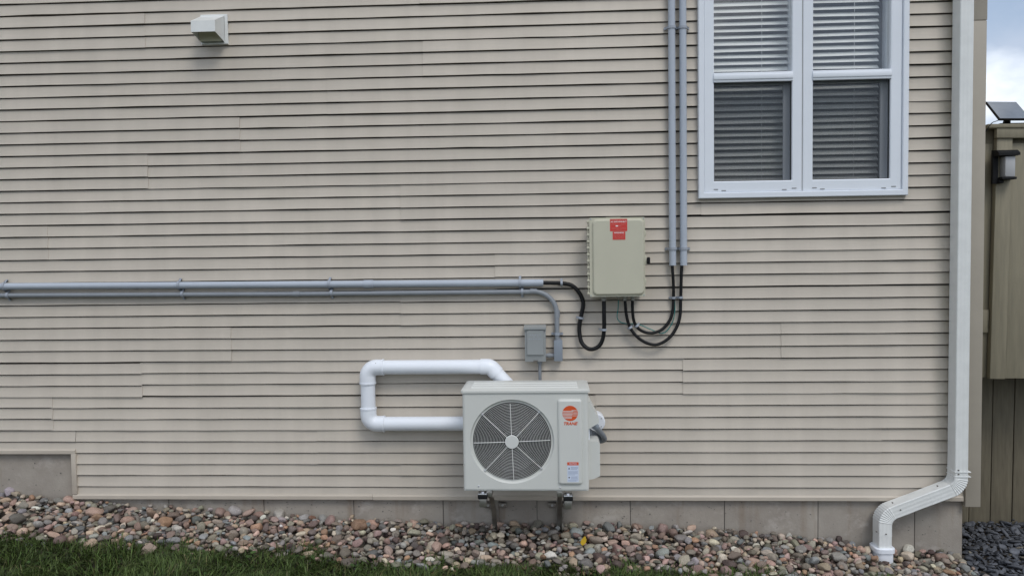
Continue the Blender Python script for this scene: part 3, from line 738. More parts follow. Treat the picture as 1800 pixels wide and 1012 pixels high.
# front sheet with round opening
fx0, fx1 = ux0 + rc, ux1 - rc; ns = 96
ro = .250
def onrect(a):
    c, s_ = math.cos(a), math.sin(a)
    tx = ((fx1 - fcx) if c > 0 else (fx0 - fcx)) / c if abs(c) > 1e-6 else 1e9
    tz_ = ((uz1 - fcz) if s_ > 0 else (uz0 - fcz)) / s_ if abs(s_) > 1e-6 else 1e9
    t_ = min(tx, tz_); return (fcx + c * t_, fcz + s_ * t_)
angs = sorted(list(np.linspace(0, 2 * math.pi, ns, endpoint=False)) + [math.atan2(z - fcz, x - fcx) % (2 * math.pi) for x in (fx0, fx1) for z in (uz0, uz1)])
ringo = [onrect(a) for a in angs]
def circ(r, y): return [(fcx + r * math.cos(a), y, fcz + r * math.sin(a)) for a in angs]
body.loft([[(x, fy, z) for x, z in ringo], circ(ro, fy), circ(ro - .003, fy + .003), circ(ro - .008, fy + .012), circ(fr_ + .003, fy + .0135)], False, False)
bd = body.build('body', M['unit'], hp, 38)
# base pan lip
MB().box(ux0 + .004, ux1 - .004, fy + .006, ub - .004, uz0 - .010, uz0 - .0005, .002).build('base_pan', M['unit'], hp)
# lid with chamfered rear corners and pressed ribs
lz0 = uz1 + .0005; lz1 = Z(924, 686, uo + .008); lo = .008
lm = MB()
outl = [(ux0 - lo, fy - lo + .012), (ux0 - lo + .012, fy - lo), (ux1 + lo - .012, fy - lo), (ux1 + lo, fy - lo + .012), (ux1 + lo, ub), (ux0 - lo, ub)]
def ins(poly, d):
    cx_ = (ux0 + ux1) / 2; cy_ = (fy + ub) / 2
    return [(cx_ + (x - cx_) * (1 - d / ((ux1 - ux0) / 2)), cy_ + (y - cy_) * (1 - d / ((ub - fy) / 2))) for x, y in poly]
H_ = lz1 - lz0
lm.loft([[(x, y, lz0) for x, y in outl], [(x, y, lz0 + H_ * .85) for x, y in outl], [(x, y, lz0 + H_) for x, y in ins(outl, .004)], [(x, y, lz0 + H_ + .006) for x, y in ins(outl, .02)]], True, True)
lid_u = lm.build('lid', M['unit'], hp, 30)
for j, yy in enumerate((-.40, -.325, -.25)):
    rb = MB(); rb.prism_x([(yy - .026, lz1 + .0055), (yy - .016, lz1 + .0125), (yy + .016, lz1 + .0125), (yy + .026, lz1 + .0055)], ux0 + .05, ux1 - .06)
    rb.build('rib', M['unit'], lid_u, 20)
# fan: shroud back, motor, blades
MB().loft([circ(fr_ + .0028, fy + .0137), circ(fr_ - .002, fy + .018), circ(fr_ - .006, fy + .19)], False, False).build('fan_shroud', M['fan'], hp, 60)  # added ring, coloured dark so the throat reads as shaded
sh_ = MB(); sh_.disc((fcx, fcz), fr_ + .02, fy + .19, fy + .2, 40); sh_.build('coil_back', M['fan'], hp)
MB().tube([(fcx, fy + .07, fcz), (fcx, fy + .18, fcz)], .055, 24).build('motor_hub', M['fan'], hp)
for kb in range(3):
    v_ = []; f_ = []; nr, na = 6, 8
    for i in range(nr + 1):
        rad = .05 + (.205 - .05) * i / nr; sweep = R(kb * 120 + 20) + .45 * (i / nr) ** 1.4
        spn = R(70) * (1 - .15 * i / nr)
        for j in range(na + 1):
            u = j / na; a = sweep + spn * (u - .5); v_.append((fcx + rad * math.cos(a), fy + .10 + .045 * (u - .5) * 2 + .01 * math.sin(u * 3.14), fcz + rad * math.sin(a)))
    for i in range(nr):
        for j in range(na): k = i * (na + 1) + j; f_.append((k, k + 1, k + na + 2, k + na + 1))
    MB().add(v_, f_).build('fan_blade', M['fan'], hp, 60)
gr = MB().disc((fcx, fcz), .041, fy - .012, fy - .004, 40, .003).build('fan_grille', M['unit_light'], hp)
gy = fy - .003
nring = 21
for i in range(nring):
    r_ = .050 + (fr_ - .004 - .050) * i / (nring - 1)
    yy = gy + .010 * (r_ / fr_) ** 3
    path = [(fcx + r_ * math.cos(a), yy, fcz + r_ * math.sin(a)) for a in [2 * math.pi * k / 72 for k in range(72)]]
    rg = [[(fcx + (r_ + .00105 * math.cos(b_)) * math.cos(a), yy + .00105 * math.sin(b_), fcz + (r_ + .00105 * math.cos(b_)) * math.sin(a)) for b_ in [2 * math.pi * q_ / 5 for q_ in range(5)]] for a in [2 * math.pi * k / 72 for k in range(73)]]
    MB().loft(rg, False, False).build('grille_ring', M['wire'], gr, 90)
for k in range(8):
    a = R(45 * k + 2.0); rr_ = fr_ + (.008 if k % 2 else -.002)
    pts = [(fcx + q_ * math.cos(a + .05 * (q_ / fr_ - .5) * 0), gy - .003 + .008 * (q_ / fr_) ** 3, fcz + q_ * math.sin(a)) for q_ in np.linspace(.036, rr_, 8)]
    sp = MB().tube(pts, .0022, 6).build('grille_spoke', M['wire'], gr, 60)
    if k % 2: MB().disc((pts[-1][0], pts[-1][2]), .006, fy - .002, fy + .012, 10, .002).build('grille_screw', M['bolt'], gr)
for px_, py_ in ((841.5, 853.7), (984.8, 856.3)):
    q = P(px_, py_, uo); MB().disc((q[0], q[2]), .005, fy - .004, fy + .001, 10, .002).build('base_screw', M['bolt'], hp)
# service panel
def up(u, v, off=uo): return P(800 + u / 3.373, 640 + v / 3.373, off)
a, b = up(613, 709), up(751, 206)
sp_ = MB()
def sr(ins_, y, r): return [(x, y, z) for x, z in roundrect(a[0] + ins_, b[0] - ins_, a[2] + ins_, b[2] - ins_, r, 4)]
sp_.loft([sr(0, fy + .002, .016), sr(0, fy - .003, .016), sr(.004, fy - .012, .013), sr(.011, fy - .0155, .010)], False, True)
svp = sp_.build('service_panel', M['unit'], hp, 18)
py = fy - .0156
# emblem
q = P(1002.2, 726, -py); er = .0452
emb = MB().disc((q[0], q[2]), er, py - .0006, py, 48).build('emblem', M['orange'], svp)
st_ = MB()
def circ_x(dz): return math.sqrt(max(0, er * er - dz * dz))
for i in range(6):   # left bars, ending on the slanted right edge
    dz = (.28 - i * .185) * er; th_ = .085 * er
    xr = (.42 - .23 * (.28 * er - dz) / er / .93) * er
    st_.add([(q[0] - circ_x(dz) * .97, py - .001, q[2] + dz - th_ / 2), (q[0] + xr - .005 * th_, py - .001, q[2] + dz - th_ / 2), (q[0] + xr + .02 * er, py - .001, q[2] + dz + th_ / 2), (q[0] - circ_x(dz) * .97, py - .001, q[2] + dz + th_ / 2)], [(0, 1, 2, 3)])
for i in range(5):   # right bars
    dz = (.40 - i * .18) * er; th_ = .06 * er
    x_l = (.46 - .23 * (.28 * er - dz) / er / .93 - (.3 if i == 0 else 0)) * er
    st_.add([(q[0] + x_l, py - .001, q[2] + dz - th_ / 2), (q[0] + circ_x(dz) * .97, py - .001, q[2] + dz - th_ / 2), (q[0] + circ_x(dz) * .97, py - .001, q[2] + dz + th_ / 2), (q[0] + x_l + .01 * er, py - .001, q[2] + dz + th_ / 2)], [(0, 1, 2, 3)])
st_.build('emblem_stripes', M['unit_light'], svp, 0)
q = P(1002, 744.2, -py)
text('lettering', 'TRANE', .0245, (q[0], py - .0006, q[2]), M['orange'], svp, shear=.3, bold=.0009, width=.082)
# information sticker
a, b = up(666, 697, -py), up(732, 579, -py)
sk = MB().box(a[0], b[0], py - .0006, py + .0002, a[2], b[2]).build('sticker', M['paper'], svp, 0)
hh = b[2] - a[2]; ww = b[0] - a[0]
MB().box(a[0], b[0], py - .0011, py - .0007, b[2] - hh * .155, b[2], 0).build('sticker_header', M['orange'], svp, 0)
text('lettering', 'CAUTION', .010, ((a[0] + b[0]) / 2, py - .0013, b[2] - hh * .08), M['paper'], svp, bold=.0002, width=ww * .7)
ln = MB()
for fz, l0, l1 in ((.25, .32, .94), (.30, .32, .94), (.36, .32, .85), (.47, .06, .94), (.52, .06, .9), (.57, .06, .94), (.63, .06, .7), (.73, .32, .94), (.78, .32, .9), (.83, .32, .94), (.89, .06, .94), (.94, .06, .8)):
    zz = b[2] - hh * fz; ln.box(a[0] + ww * l0, a[0] + ww * l1, py - .0010, py - .0007, zz - hh * .010, zz + hh * .010)
ln.build('printed_lines', M['ink'], svp, 0)
ic = MB(); zz = b[2] - hh * .31; ic.prism_y([(a[0] + ww * .08, zz - .005), (a[0] + ww * .24, zz - .005), (a[0] + ww * .16, zz + .006)], py - .0010, py - .0007)
ic.disc((a[0] + ww * .16, b[2] - hh * .77), .0045, py - .0010, py - .0007, 10); ic.build('printed_symbols', M['dark_ink'], svp, 0)
# right-hand wiring covers
a = ux1
q_top, q_tip, q_low = P(1036, 702, .40), P(1048, 738, .33), P(1036, 750, .40)
uc = MB()
prof = [(a - .004, float(q_top[2])), (a + .012, float(q_top[2]) - .010), (a + .064, Z(1047, 733, .36)), (a + .064, Z(1047, 739, .36)), (a - .004, Z(1036, 751, .36))]
uc.prism_y(prof, -.42, -.20); uc.build('upper_wiring_cover', M['unit'], hp, 20)
lw = MB(); z0_, z1_ = Z(1040, 838, .36), Z(1040, 772, .36)
prof = [(a - .004, z0_), (a + .030, z0_ + .006), (a + .068, z0_ + .024), (a + .068, z1_ - .012), (a + .058, z1_), (a - .004, z1_ + .008)]
lw.prism_y(prof, -.42, -.19); lw.build('valve_cover', M['unit'], hp, 25)
vb = MB(); vb.box(a - .002, a + .010, -.40, -.20, z1_ + .009, Z(1036, 751, .36) - .001); vb.build('side_plate', M['white_vinyl'], hp)
# flexible whip looping between the covers
q0 = P(1048, 752, .30)
fx = thing('flexible_conduit', 'grey flexible conduit loop coiled at the right side of the heat pump', 'conduit', tuple(q0))
lp = [tuple(P(u, v, o)) for u, v, o in ((1034, 742, .30), (1043, 747, .30), (1051, 754, .28), (1059, 764, .25), (1062, 771, .22), (1056, 774, .20), (1046, 772, .22), (1038, 764, .26), (1036, 757, .29))]
mb = MB(); pth = spline(lp, 10); mb.tube(pth, [.0165 + .0012 * (i % 2) for i in range(len(pth))], 12); mb.build('hose', M['whip'], fx, 60)
lp = [tuple(P(u, v, o)) for u, v, o in ((1034, 758, .24), (1042, 760, .24), (1050, 765, .23), (1052, 771, .22), (1044, 775, .24), (1035, 773, .26))]
MB().tube(spline(lp, 8), .0145, 12).build('hose', M['whip'], fx, 60)
MB().tube([tuple(P(1041, 745, .30)), tuple(P(1049, 751, .285))], .021, 14).build('connector', M['grey_pvc'], fx, 50)
q = P(1047, 739.5, .05)
wc = thing('wall_flange', 'white round pipe flange on the siding behind the heat pump side', 'pipe cover', tuple(P(1047, 739.5, 0)))
MB().disc((q[0], q[2]), .058, -.10, -.002, 32, .006).build('cap', M['white_pvc'], wc, 40)
for uu, vv in ((1057, 735), (1057, 749)):
    p_ = P(uu, vv, .10); MB().disc((p_[0], p_[2]), .0032, -.103, -.0995, 8).build('screw', M['grey_box'], wc)

# ------------------------------------------------------------------ wall bracket of the heat pump
br = thing('wall_bracket', 'galvanised steel bracket arms carrying the heat pump on the concrete', 'bracket', (fcx, .02, .30))
for px_, side_ in ((861, -1), (984, 1)):
    xb = X(px_, 870, .42); zt_ = uz0 - .052
    arm = MB(); arm.box(xb - .017, xb + .017, -.45, .02, zt_, zt_ + .036, .003); arm.build('arm', M['steel'], br)
    zlow = Z(px_, 925, .0)
    b1 = MB(); hw = .015
    path = [(-.43, zt_ - .001), (-.30, zt_ - .05), (-.15, zt_ - .17), (-.06, zt_ - .29), (-.03, zlow - .08)]
    rings = [[(xb - hw, y, z), (xb + hw, y, z), (xb + hw, y + .012, z - .010), (xb + hw - .003, y + .014, z - .010), (xb + hw - .003, y + .003, z - .002), (xb - hw + .003, y + .003, z - .002), (xb - hw + .003, y + .014, z - .010), (xb - hw, y + .012, z - .010)] for y, z in path]
    b1.loft(rings); b1.build('brace', M['steel'], br, 50)
    MB().box(xb - .02, xb + .02, .008, .026, zlow - .08, zt_ + .06, .002).build('wall_plate', M['steel'], br)
    for sg in (-1, 1):
        x0_ = xb + sg * .022; x1_ = xb + sg * .072; zc_ = Z(px_, 886, -.01)
        tbm = MB(); tbm.box(min(x0_, x1_), max(x0_, x1_), .006, .026, zc_ - .022, zc_ + .014, .002); tbm.box(min(x0_, x1_), max(x0_, x1_), -.018, .0055, zc_ + .010, zc_ + .014, .001)
        tb_ = tbm.build('wall_tab', M['steel'], br)
        MB().disc(((x0_ + x1_) / 2, zc_ - .004), .008, -.001, .0055, 6).build('anchor_bolt', M['bolt'], tb_)
    # rubber mount beside the arm at the front
    xm = X(849 if side_ < 0 else 998.5, 870, .44); zm = Z(849, 868 if side_ < 0 else 871, .44)
    MB().box(xm - .029, xm + .029, -.475, -.40, zm - .022, zm + .006, .008, 3).build('rubber_mount', M['black'], br)
    pm = MB().box(xm - .026, xm + .026, -.478, -.41, zm + .0065, zm + .013, .002).build('mount_plate', M['bolt'], br)
    MB().tube([(xm, -.452, zm + .010), (xm, -.452, zm + .022)], .009, 6).build('nut', M['bolt'], pm)
    pl_ = MB(); pl_.box(xm - .022, xm + .022, -.455, -.41, zm - .075, zm - .0225, .003); pl_.build('clamp', M['steel'], br)

# ------------------------------------------------------------------ downspout
dso = .065
dsx = X(1687, 420, dso) + .004
dsp = thing('downspout', 'white rectangular metal downspout with two elbows at the corner of the house', 'downspout', (dsx, -dso, -.1))
def section():
    """(in-plane, depth) outline, front face at -depth with shallow flutes"""
    hw, hd = .040, .050; o = []
    for k in range(25):
        u = -hw + .004 + (2 * hw - .008) * k / 24; o.append((u, -hd + .0008 * (0.5 - 0.5 * math.cos(2 * math.pi * 3 * k / 24))))
    o += [(hw, -hd + .004), (hw, hd - .004), (hw - .004, hd), (-hw + .004, hd), (-hw, hd - .004), (-hw, -hd + .004)]
    return o
SEC = section()
def sweep(path, scale=None):
    path = [Vector((p[0], 0, p[1])) for p in path]; rings = []
    for i, p in enumerate(path):
        t_ = (path[min(i + 1, len(path) - 1)] - path[max(i - 1, 0)]).normalized()
        nrm = Vector((-t_.z, 0, t_.x)); s_ = scale[i] if scale else 1.0
        rings.append([(p.x + nrm.x * u * s_, -dso + d_ * s_, p.z + nrm.z * u * s_) for u, d_ in SEC])
    return MB().loft(rings)
c1 = (dsx, Z(1681, 852, dso)); e1 = (X(1551, 905, dso), Z(1556, 902, dso)); bot = (e1[0], Z(1551, 962, dso))
ztop = Z(1683, 826, dso)
sweep([(dsx, 5.8), (dsx, 3.0), (dsx, ztop)]).build('pipe', M['white_metal'], dsp, 30)
pth = arc_path([(dsx, 0, ztop + .012), (c1[0], 0, c1[1]), tuple(lerp((c1[0], 0, c1[1]), (e1[0], 0, e1[1]), .2))], .092, 56)
def pleat(pth, lo, hi): return [1.015 + (.05 * (.5 - .5 * math.cos(2 * math.pi * 8 * (i - lo) / (hi - lo))) if lo <= i <= hi else 0) for i in range(len(pth))]
p2 = [(p.x, p.z) for p in pth]
sweep(p2, pleat(p2, 6, 52)).build('elbow', M['white_metal'], dsp, 24)
sweep([tuple(lerp((c1[0], 0, c1[1]), (e1[0], 0, e1[1]),   .17).xz), tuple(lerp((e1[0], 0, e1[1]), (c1[0], 0, c1[1]), .15).xz)]).build('pipe', M['white_metal'], dsp, 30)
pth = arc_path([tuple(lerp((e1[0], 0, e1[1]), (c1[0], 0, c1[1]), .18)), (e1[0], 0, e1[1]), (bot[0], 0, Z(1551, 938, dso))], .085, 56)
p2 = [(p.x, p.z) for p in pth]
sweep(p2, pleat(p2, 6, 52)).build('elbow', M['white_metal'], dsp, 24)
sweep([(bot[0], Z(1551, 936, dso)), (bot[0], bot[1] - .03)]).build('pipe', M['white_metal'], dsp, 30)
for zz in (ztop + .002, ztop - .028):
    MB().box(dsx - .044, dsx + .056, -dso - .054, -dso + .054, zz - .003, zz + .003, .002).build('strap', M['white_metal'], dsp)
scw = MB()
for u, v, o in ((1685, 826, .118), (1685, 833, .118), (1648, 853.5, .117), (1583, 895.5, .117), (1569, 883, .117), (1541, 934, .117), (1557.5, 938, .117)):
    q = P(u, v, o); scw.disc((q[0], q[2]), .0042, -o - .003, -o + .006, 8)
scw.build('rivets', M['joint'], dsp)
ad = thing('drain_adapter', 'white plastic collar receiving the downspout among the river stones', 'drain pipe', (bot[0], -dso, bot[1] - .05))
oz = Z(1551, 963, dso + .05)
rings = []
for r_, z_ in ((.055, oz - .14), (.055, oz - .032), (.062, oz - .030), (.063, oz - .004), (.059, oz)):
    rings.append([(bot[0] + x * r_ / .05, -dso + y * r_ / .05, z_) for x, y in roundrect(-.05, .05, -.055, .055, .03, 5)])
MB().loft(rings).build('collar', M['white_pvc'], ad, 40)

# ------------------------------------------------------------------ deck enclosure behind the corner
fy0 = .22
ez_bot = Z(1765, 665, -fy0); ez_top = Z(1765, 243, -fy0)
fx0_ = X(1744, 260, -fy0)
dk = thing('deck_enclosure', 'olive brown boarded deck wall with capped top beyond the house corner', 'fence', (fx0_, fy0, ez_bot))
MB().box(min(2.715, fx0_ - .06), fx0_ - .002, fy0 + .035, fy0 + .10, ez_bot + .002, ez_top - .03, .003).build('plank', M['fence'], dk)
wpl = .150; xx = fx0_ + .10; i = 0
while xx < 5.2:
    MB().box(xx, xx + wpl - .004, fy0 + .012 + float(rng.uniform(0, .003)), fy0 + .034, ez_bot + float(rng.uniform(0, .004)), ez_top - .03, .002).build('plank', M['fence'], dk)
    xx += wpl; i += 1
MB().box(fx0_, fx0_ + .098, fy0 - .012, fy0 + .030, ez_bot, ez_top - .002, .003).build('corner_board', M['fence'], dk)
MB().box(fx0_ - .01, 5.2, fy0 - .026, fy0 + .010, ez_top - .001, ez_top + .062, .003).build('top_rail', M['fence'], dk)
MB().box(fx0_ - .07, 5.22, fy0 - .034, fy0 + .15, ez_top + .0625, ez_top + .088, .004).build('cap_board', M['fence'], dk)
MB().box(fx0_ - .055, 5.2, fy0 + .036, fy0 + .14, ez_bot + .03, ez_top + .0615, 0).build('back_framing', M['skirt'], dk)
lat = MB().box(fx0_ - .05, fx0_ - .004, fy0 + .015, fy0 + .034, Z(1736, 585, -fy0), Z(1736, 545, -fy0), .003).build('gate_latch_block', M['fence'], dk)
MB().box(2.70, 5.2, fy0 + .145, 3.2, ez_bot + .03, ez_bot + .14, 0).build('deck_floor', M['skirt'], dk)
dk.rotation_euler = (0, R(.9), 0)
sky_ = .62
sk_ = thing('deck_skirting', 'shade-darkened vertical boards below the deck standing on slate chippings', 'fence', (2.7, sky_, -.15))
xx = X(1744, 800, -sky_) - .15 * 3
while xx < 5.2:
    MB().box(xx, xx + .143, sky_ + float(rng.uniform(0, .004)), sky_ + .025, -.25, ez_bot + .10, .002).build('plank', M['skirt'], sk_)
    xx += .149
MB().box(2.45, 5.2, sky_ + .026, sky_ + .05, -.2, ez_bot + .1).build('backing', M['joint'], sk_)
sk_.rotation_euler = (0, R(.5), 0)

# wall lantern on the enclosure
lo_ = -(fy0 - .015)
def lp_(u, v, o=0): return P(1700 + u / 5.62, 150 + v / 5.62, lo_ + o)
a, b = lp_(240, 975), lp_(385, 640)
lt = thing('wall_light', 'black wall light with frosted lens on the olive deck boards', 'wall light', (a[0], fy0 - .012, a[2]))
bx0, bx1 = a[0], a[0] + .085
yb = fy0 - .0135
MB().prism_x([(yb, a[2]), (yb, b[2]), (yb - .018, b[2] - .002), (yb - .022, a[2] + .05), (yb - .018, a[2])], bx0 - .002, bx0 + .03).build('back_plate', M['black'], lt)
zt_ = lp_(380, 700)[2]
MB().prism_x([(yb, b[2]), (yb - .055, b[2] - .006), (yb - .085, b[2] - .026), (yb - .085, b[2] - .042), (yb, zt_ - .004)], bx0, bx0 + .132).build('hood', M['black'], lt)
zl0, zl1 = lp_(380, 912)[2], lp_(380, 708)[2]
MB().box(bx0 + .050, bx0 + .114, yb - .066, yb - .0005, zl0, zl1 - .002, .006).build('lens', M['lens'], lt)
MB().box(bx0 + .030, bx0 + .122, yb - .070, yb, zl0 - .016, zl0 - .0005, .003).build('bottom_rim', M['black'], lt)
MB().box(bx0 + .028, bx0 + .06, yb - .04, yb, a[2] + .002, zl0 - .0165, .006).build('sensor', M['black'], lt)
# solar panel on the cap board
sy = fy0 + .06
c0 = P(1733, 179, -(sy + .10)); c1_ = P(1786, 179.5, -(sy + .10)); c2_ = P(1812, 209, -(sy - .07)); c3_ = P(1757, 209, -(sy - .07))
sp_t = thing('solar_panel', 'small tilted solar panel on a black mount atop the deck wall', 'solar panel', (float(c3_[0]) + .05, sy, ez_top + .09))
top4 = [Vector(c0), Vector(c1_), Vector(c2_), Vector(c3_)]
nrm = (top4[1] - top4[0]).cross(top4[3] - top4[0]).normalized()
if nrm.z < 0: nrm = -nrm
def slab(m, nm, k, lift, th):
    c = sum(top4, Vector()) / 4; q = [c + (p - c) * k + nrm * lift for p in top4]
    return MB().loft([[tuple(p - nrm * th) for p in q], [tuple(p) for p in q]]).build(nm, m, sp_t, 20)
slab(M['black'], 'frame', 1.0, 0, .014); slab(M['solar'], 'cells', .955, .0012, .001)
pc = sum(top4, Vector()) / 4
zc0 = ez_top + .0885
MB().tube([tuple(pc - nrm * .04), (pc.x, pc.y, pc.z - .035), (pc.x - .01, pc.y, zc0)], [.022, .017, .026], 12).build('stem', M['black'], sp_t)
MB().box(pc.x - .07, pc.x + .09, pc.y - .04, pc.y + .05, zc0 - .001, zc0 + .014, .004).build('foot', M['black'], sp_t)
MB().tube(spline([tuple(pc + Vector((-.01, -.02, -.03))), (pc.x - .09, pc.y - .05, zc0 + .03), (pc.x - .16, fy0 - .03, zc0 + .004), (pc.x - .20, fy0 - .037, zc0 - .05)], 6), .0028, 6).build('lead', M['black'], sp_t)

# bare tree far behind
tr = thing('bare_tree', 'leafless tree with fine twigs showing beyond the solar panel', 'tree', (17.5, 20, -.3))
tk = MB(); tw = MB()
def branch(p, d, r, ln_, lev):
    q = p + d * ln_; (tk if lev < 2 else tw).tube([tuple(p), tuple((p + q) / 2 + Vector(rng.normal(0, .03 * ln_, 3))), tuple(q)], [r, r * .8, r * .6], 5)
    if lev < 5:
        for _ in range(3 if lev else 5):
            nd = (d + Vector(rng.normal(0, .55, 3)) + Vector((0, 0, .12))).normalized(); branch(p + (q - p) * rng.uniform(.55, 1), nd, r * .55, ln_ * .68, lev + 1)
branch(Vector((17.5, 20, -.3)), Vector((0, 0, 1)), .14, 2.3, 0)
tk.build('trunk', M['bark'], tr); tw.build('crown', M['bark'], tr)

# ------------------------------------------------------------------ stones
def ico(n):
    bm = bmesh.new(); bmesh.ops.create_icosphere(bm, subdivisions=n, radius=1)
    v = np.array([x.co[:] for x in bm.verts]); f = np.array([[x.index for x in q.verts] for q in bm.faces]); bm.free(); return v, f
IV, IF = ico(3); JV, JF = ico(2)
def rock(V, k):
    r_ = np.random.default_rng(100 + k); d = np.zeros(len(V))
    for _ in range(5):
        ax = r_.normal(size=3); ax /= np.linalg.norm(ax); d += r_.uniform(.02, .09) * np.sin((V @ ax) * r_.uniform(1.2, 3.2) + r_.uniform(0, 6.28))
    v = V * (1 + d)[:, None]
    for _ in range(r_.integers(5, 11)):               # worn flats
        ax = r_.normal(size=3); ax /= np.linalg.norm(ax); h = r_.uniform(.52, .86); s_ = v @ ax
        v = v - np.maximum(s_ - h, 0)[:, None] * ax * .9
    return v
NV = 22
ROCK = [rock(IV, k) for k in range(NV)]; CHIP = [rock(JV, 50 + k) for k in range(10)]
PAL = np.array([(.30, .19, .16), (.25, .245, .24), (.17, .195, .215), (.34, .26, .18), (.105, .072, .07), (.40, .35, .28), (.19, .185, .145), (.33, .18, .105),
                (.47, .46, .45), (.42, .27, .215), (.22, .165, .14), (.21, .21, .225), (.28, .24, .20), (.15, .13, .12), (.31, .20, .19), (.24, .22, .18)])
PW = np.array([9, 9, 8, 9, 6, 7, 7, 4.5, 2.5, 5, 9, 9, 9, 7, 7, 8.]); PW /= PW.sum()
def drop(n, X0, X1, Y0, Y1, sizes, inside, base, cell, cand=6, press=88, lim=.088):
    nx, ny = int((X1 - X0) / cell), int((Y1 - Y0) / cell)
    gx_ = X0 + (np.arange(nx) + .5) * cell; gy_ = Y0 + (np.arange(ny) + .5) * cell
    Hh = base(*np.meshgrid(gx_, gy_, indexing='ij')); own = -np.ones((nx, ny), int); res = []
    for i in range(n):
        a, b, c = sizes(i); th = rng.uniform(0, math.pi); ct, st_ = math.cos(th), math.sin(th); best = None
        for _ in range(cand):
            x, y = rng.uniform(X0, X1), rng.uniform(Y0, Y1)
            if not inside(x, y): continue
            i0, i1 = max(0, int((x - a - X0) / cell)), min(nx, int((x + a - X0) / cell) + 2)
            j0, j1 = max(0, int((y - a - Y0) / cell)), min(ny, int((y + a - Y0) / cell) + 2)
            if i1 - i0 < 2 or j1 - j0 < 2: continue
            dx = gx_[i0:i1, None] - x; dy = gy_[None, j0:j1] - y
            q_ = 1 - ((dx * ct + dy * st_) / a) ** 2 - ((-dx * st_ + dy * ct) / b) ** 2
            mk = q_ > 0
            if mk.sum() < 2: continue
            lw_ = c * np.sqrt(q_[mk]); zc_ = np.percentile(Hh[i0:i1, j0:j1][mk] + lw_, press)
            rel = zc_ - base(x, y)
            if best is None or rel < best[0]: best = (rel, x, y, zc_, i0, i1, j0, j1, mk, lw_)
        if best is None or best[0] > lim: continue
        _, x, y, zc_, i0, i1, j0, j1, mk, lw_ = best
        sub = Hh[i0:i1, j0:j1]; tp = zc_ + lw_; cur = sub[mk]; up_ = tp > cur
        cur[up_] = tp[up_]; sub[mk] = cur
        so_ = own[i0:i1, j0:j1]; co = so_[mk]; co[up_] = len(res); so_[mk] = co
        res.append((x, y, zc_, a, b, c, th))
    return res, own, gx_, gy_
def sizes(i):
    a = float(np.clip(rng.lognormal(math.log(.0222), .38), .010, .056)); return a, a * rng.uniform(.58, .92), a * rng.uniform(.42, .74)
def in_bed(x, y):
    if y > .022 or y < yedge(x) - .07: return False
    if y < yedge(x) and rng.random() < .35: return False
    if x > 2.60 + .10 * max(0, -y) + .05 * math.sin(y * 9): return False
    if abs(x - bot[0]) < .085 and -.155 < y < .03: return False
    return True
bed_base = lambda x, y: zg(x, y) - .080
res, own, gx_, gy_ = drop(6600, -4.4, 2.85, -1.05, .04, sizes, in_bed, bed_base, .006)
cnt = np.bincount(own[own >= 0].ravel(), minlength=len(res)).astype(float)
for i, s_ in enumerate(res):
    u, v = to_px(s_[:3]); dpt = s_[1] - CAM[1]
    inside = -5 < u < 1805 and v < 1016
    cnt[i] = cnt[i] / dpt ** 2 * (1 if inside else 0)
order = np.argsort(-cnt); top300 = set(order[:300].tolist())
bed = sheet('stone_bed', list(np.arange(-4.6, 2.81, .2)), list(np.arange(-1.0, .03, .1)), lambda x, y: zg(x, y) - .050, M['soil'])
ROCKME = []
for k in range(NV):
    me = bpy.data.meshes.new('stone'); me.from_pydata(ROCK[k].tolist(), [], IF.tolist()); me.shade_smooth(); me.materials.append(M['stone']); ROCKME.append(me)
def eul(th, tx, ty):
    cz_, sz_ = math.cos(th), math.sin(th); c1x, s1x = math.cos(tx), math.sin(tx); c1y, s1y = math.cos(ty), math.sin(ty)
    return np.array([[cz_, -sz_, 0], [sz_, cz_, 0], [0, 0, 1]]) @ np.array([[1, 0, 0], [0, c1x, -s1x], [0, s1x, c1x]]) @ np.array([[c1y, 0, s1y], [0, 1, 0], [-s1y, 0, c1y]])
VV, FF, CC = [], [], []; vo = 0
def pick_colour():
    c = PAL[rng.choice(len(PAL), p=PW)] * rng.uniform(.6, 1.6); g = c.mean(); c = (g + (c - g) * .68) * [1.04, .98, .88]; return np.clip(c * rng.normal(1, .025, 3), .02, .8)
for i, (x, y, z, a, b, c, th) in enumerate(res):
    k = int(rng.integers(NV)); Rm = eul(th, rng.normal(0, .22), rng.normal(0, .22)); col = pick_colour()
    if i in top300:
        o = bpy.data.objects.new('stone', ROCKME[k]); COL.objects.link(o); o.parent = bed
        m4 = Matrix.Identity(4)
        for r_ in range(3):
            for q_ in range(3): m4[r_][q_] = float(Rm[r_, q_] * (a, b, c)[q_])
        m4.translation = (x, y, z); o.matrix_local = m4; o.color = (*col.tolist(), 1)
    else:
        big = cnt[i] > 0
        V0, F0 = (ROCK[k], IF) if big else (CHIP[k % 10], JF)
        VV.append((V0 * [a, b, c]) @ Rm.T + [x, y, z]); FF.append(F0 + vo); vo += len(V0); CC.append(np.repeat([np.append(col, 1)], len(V0), 0))
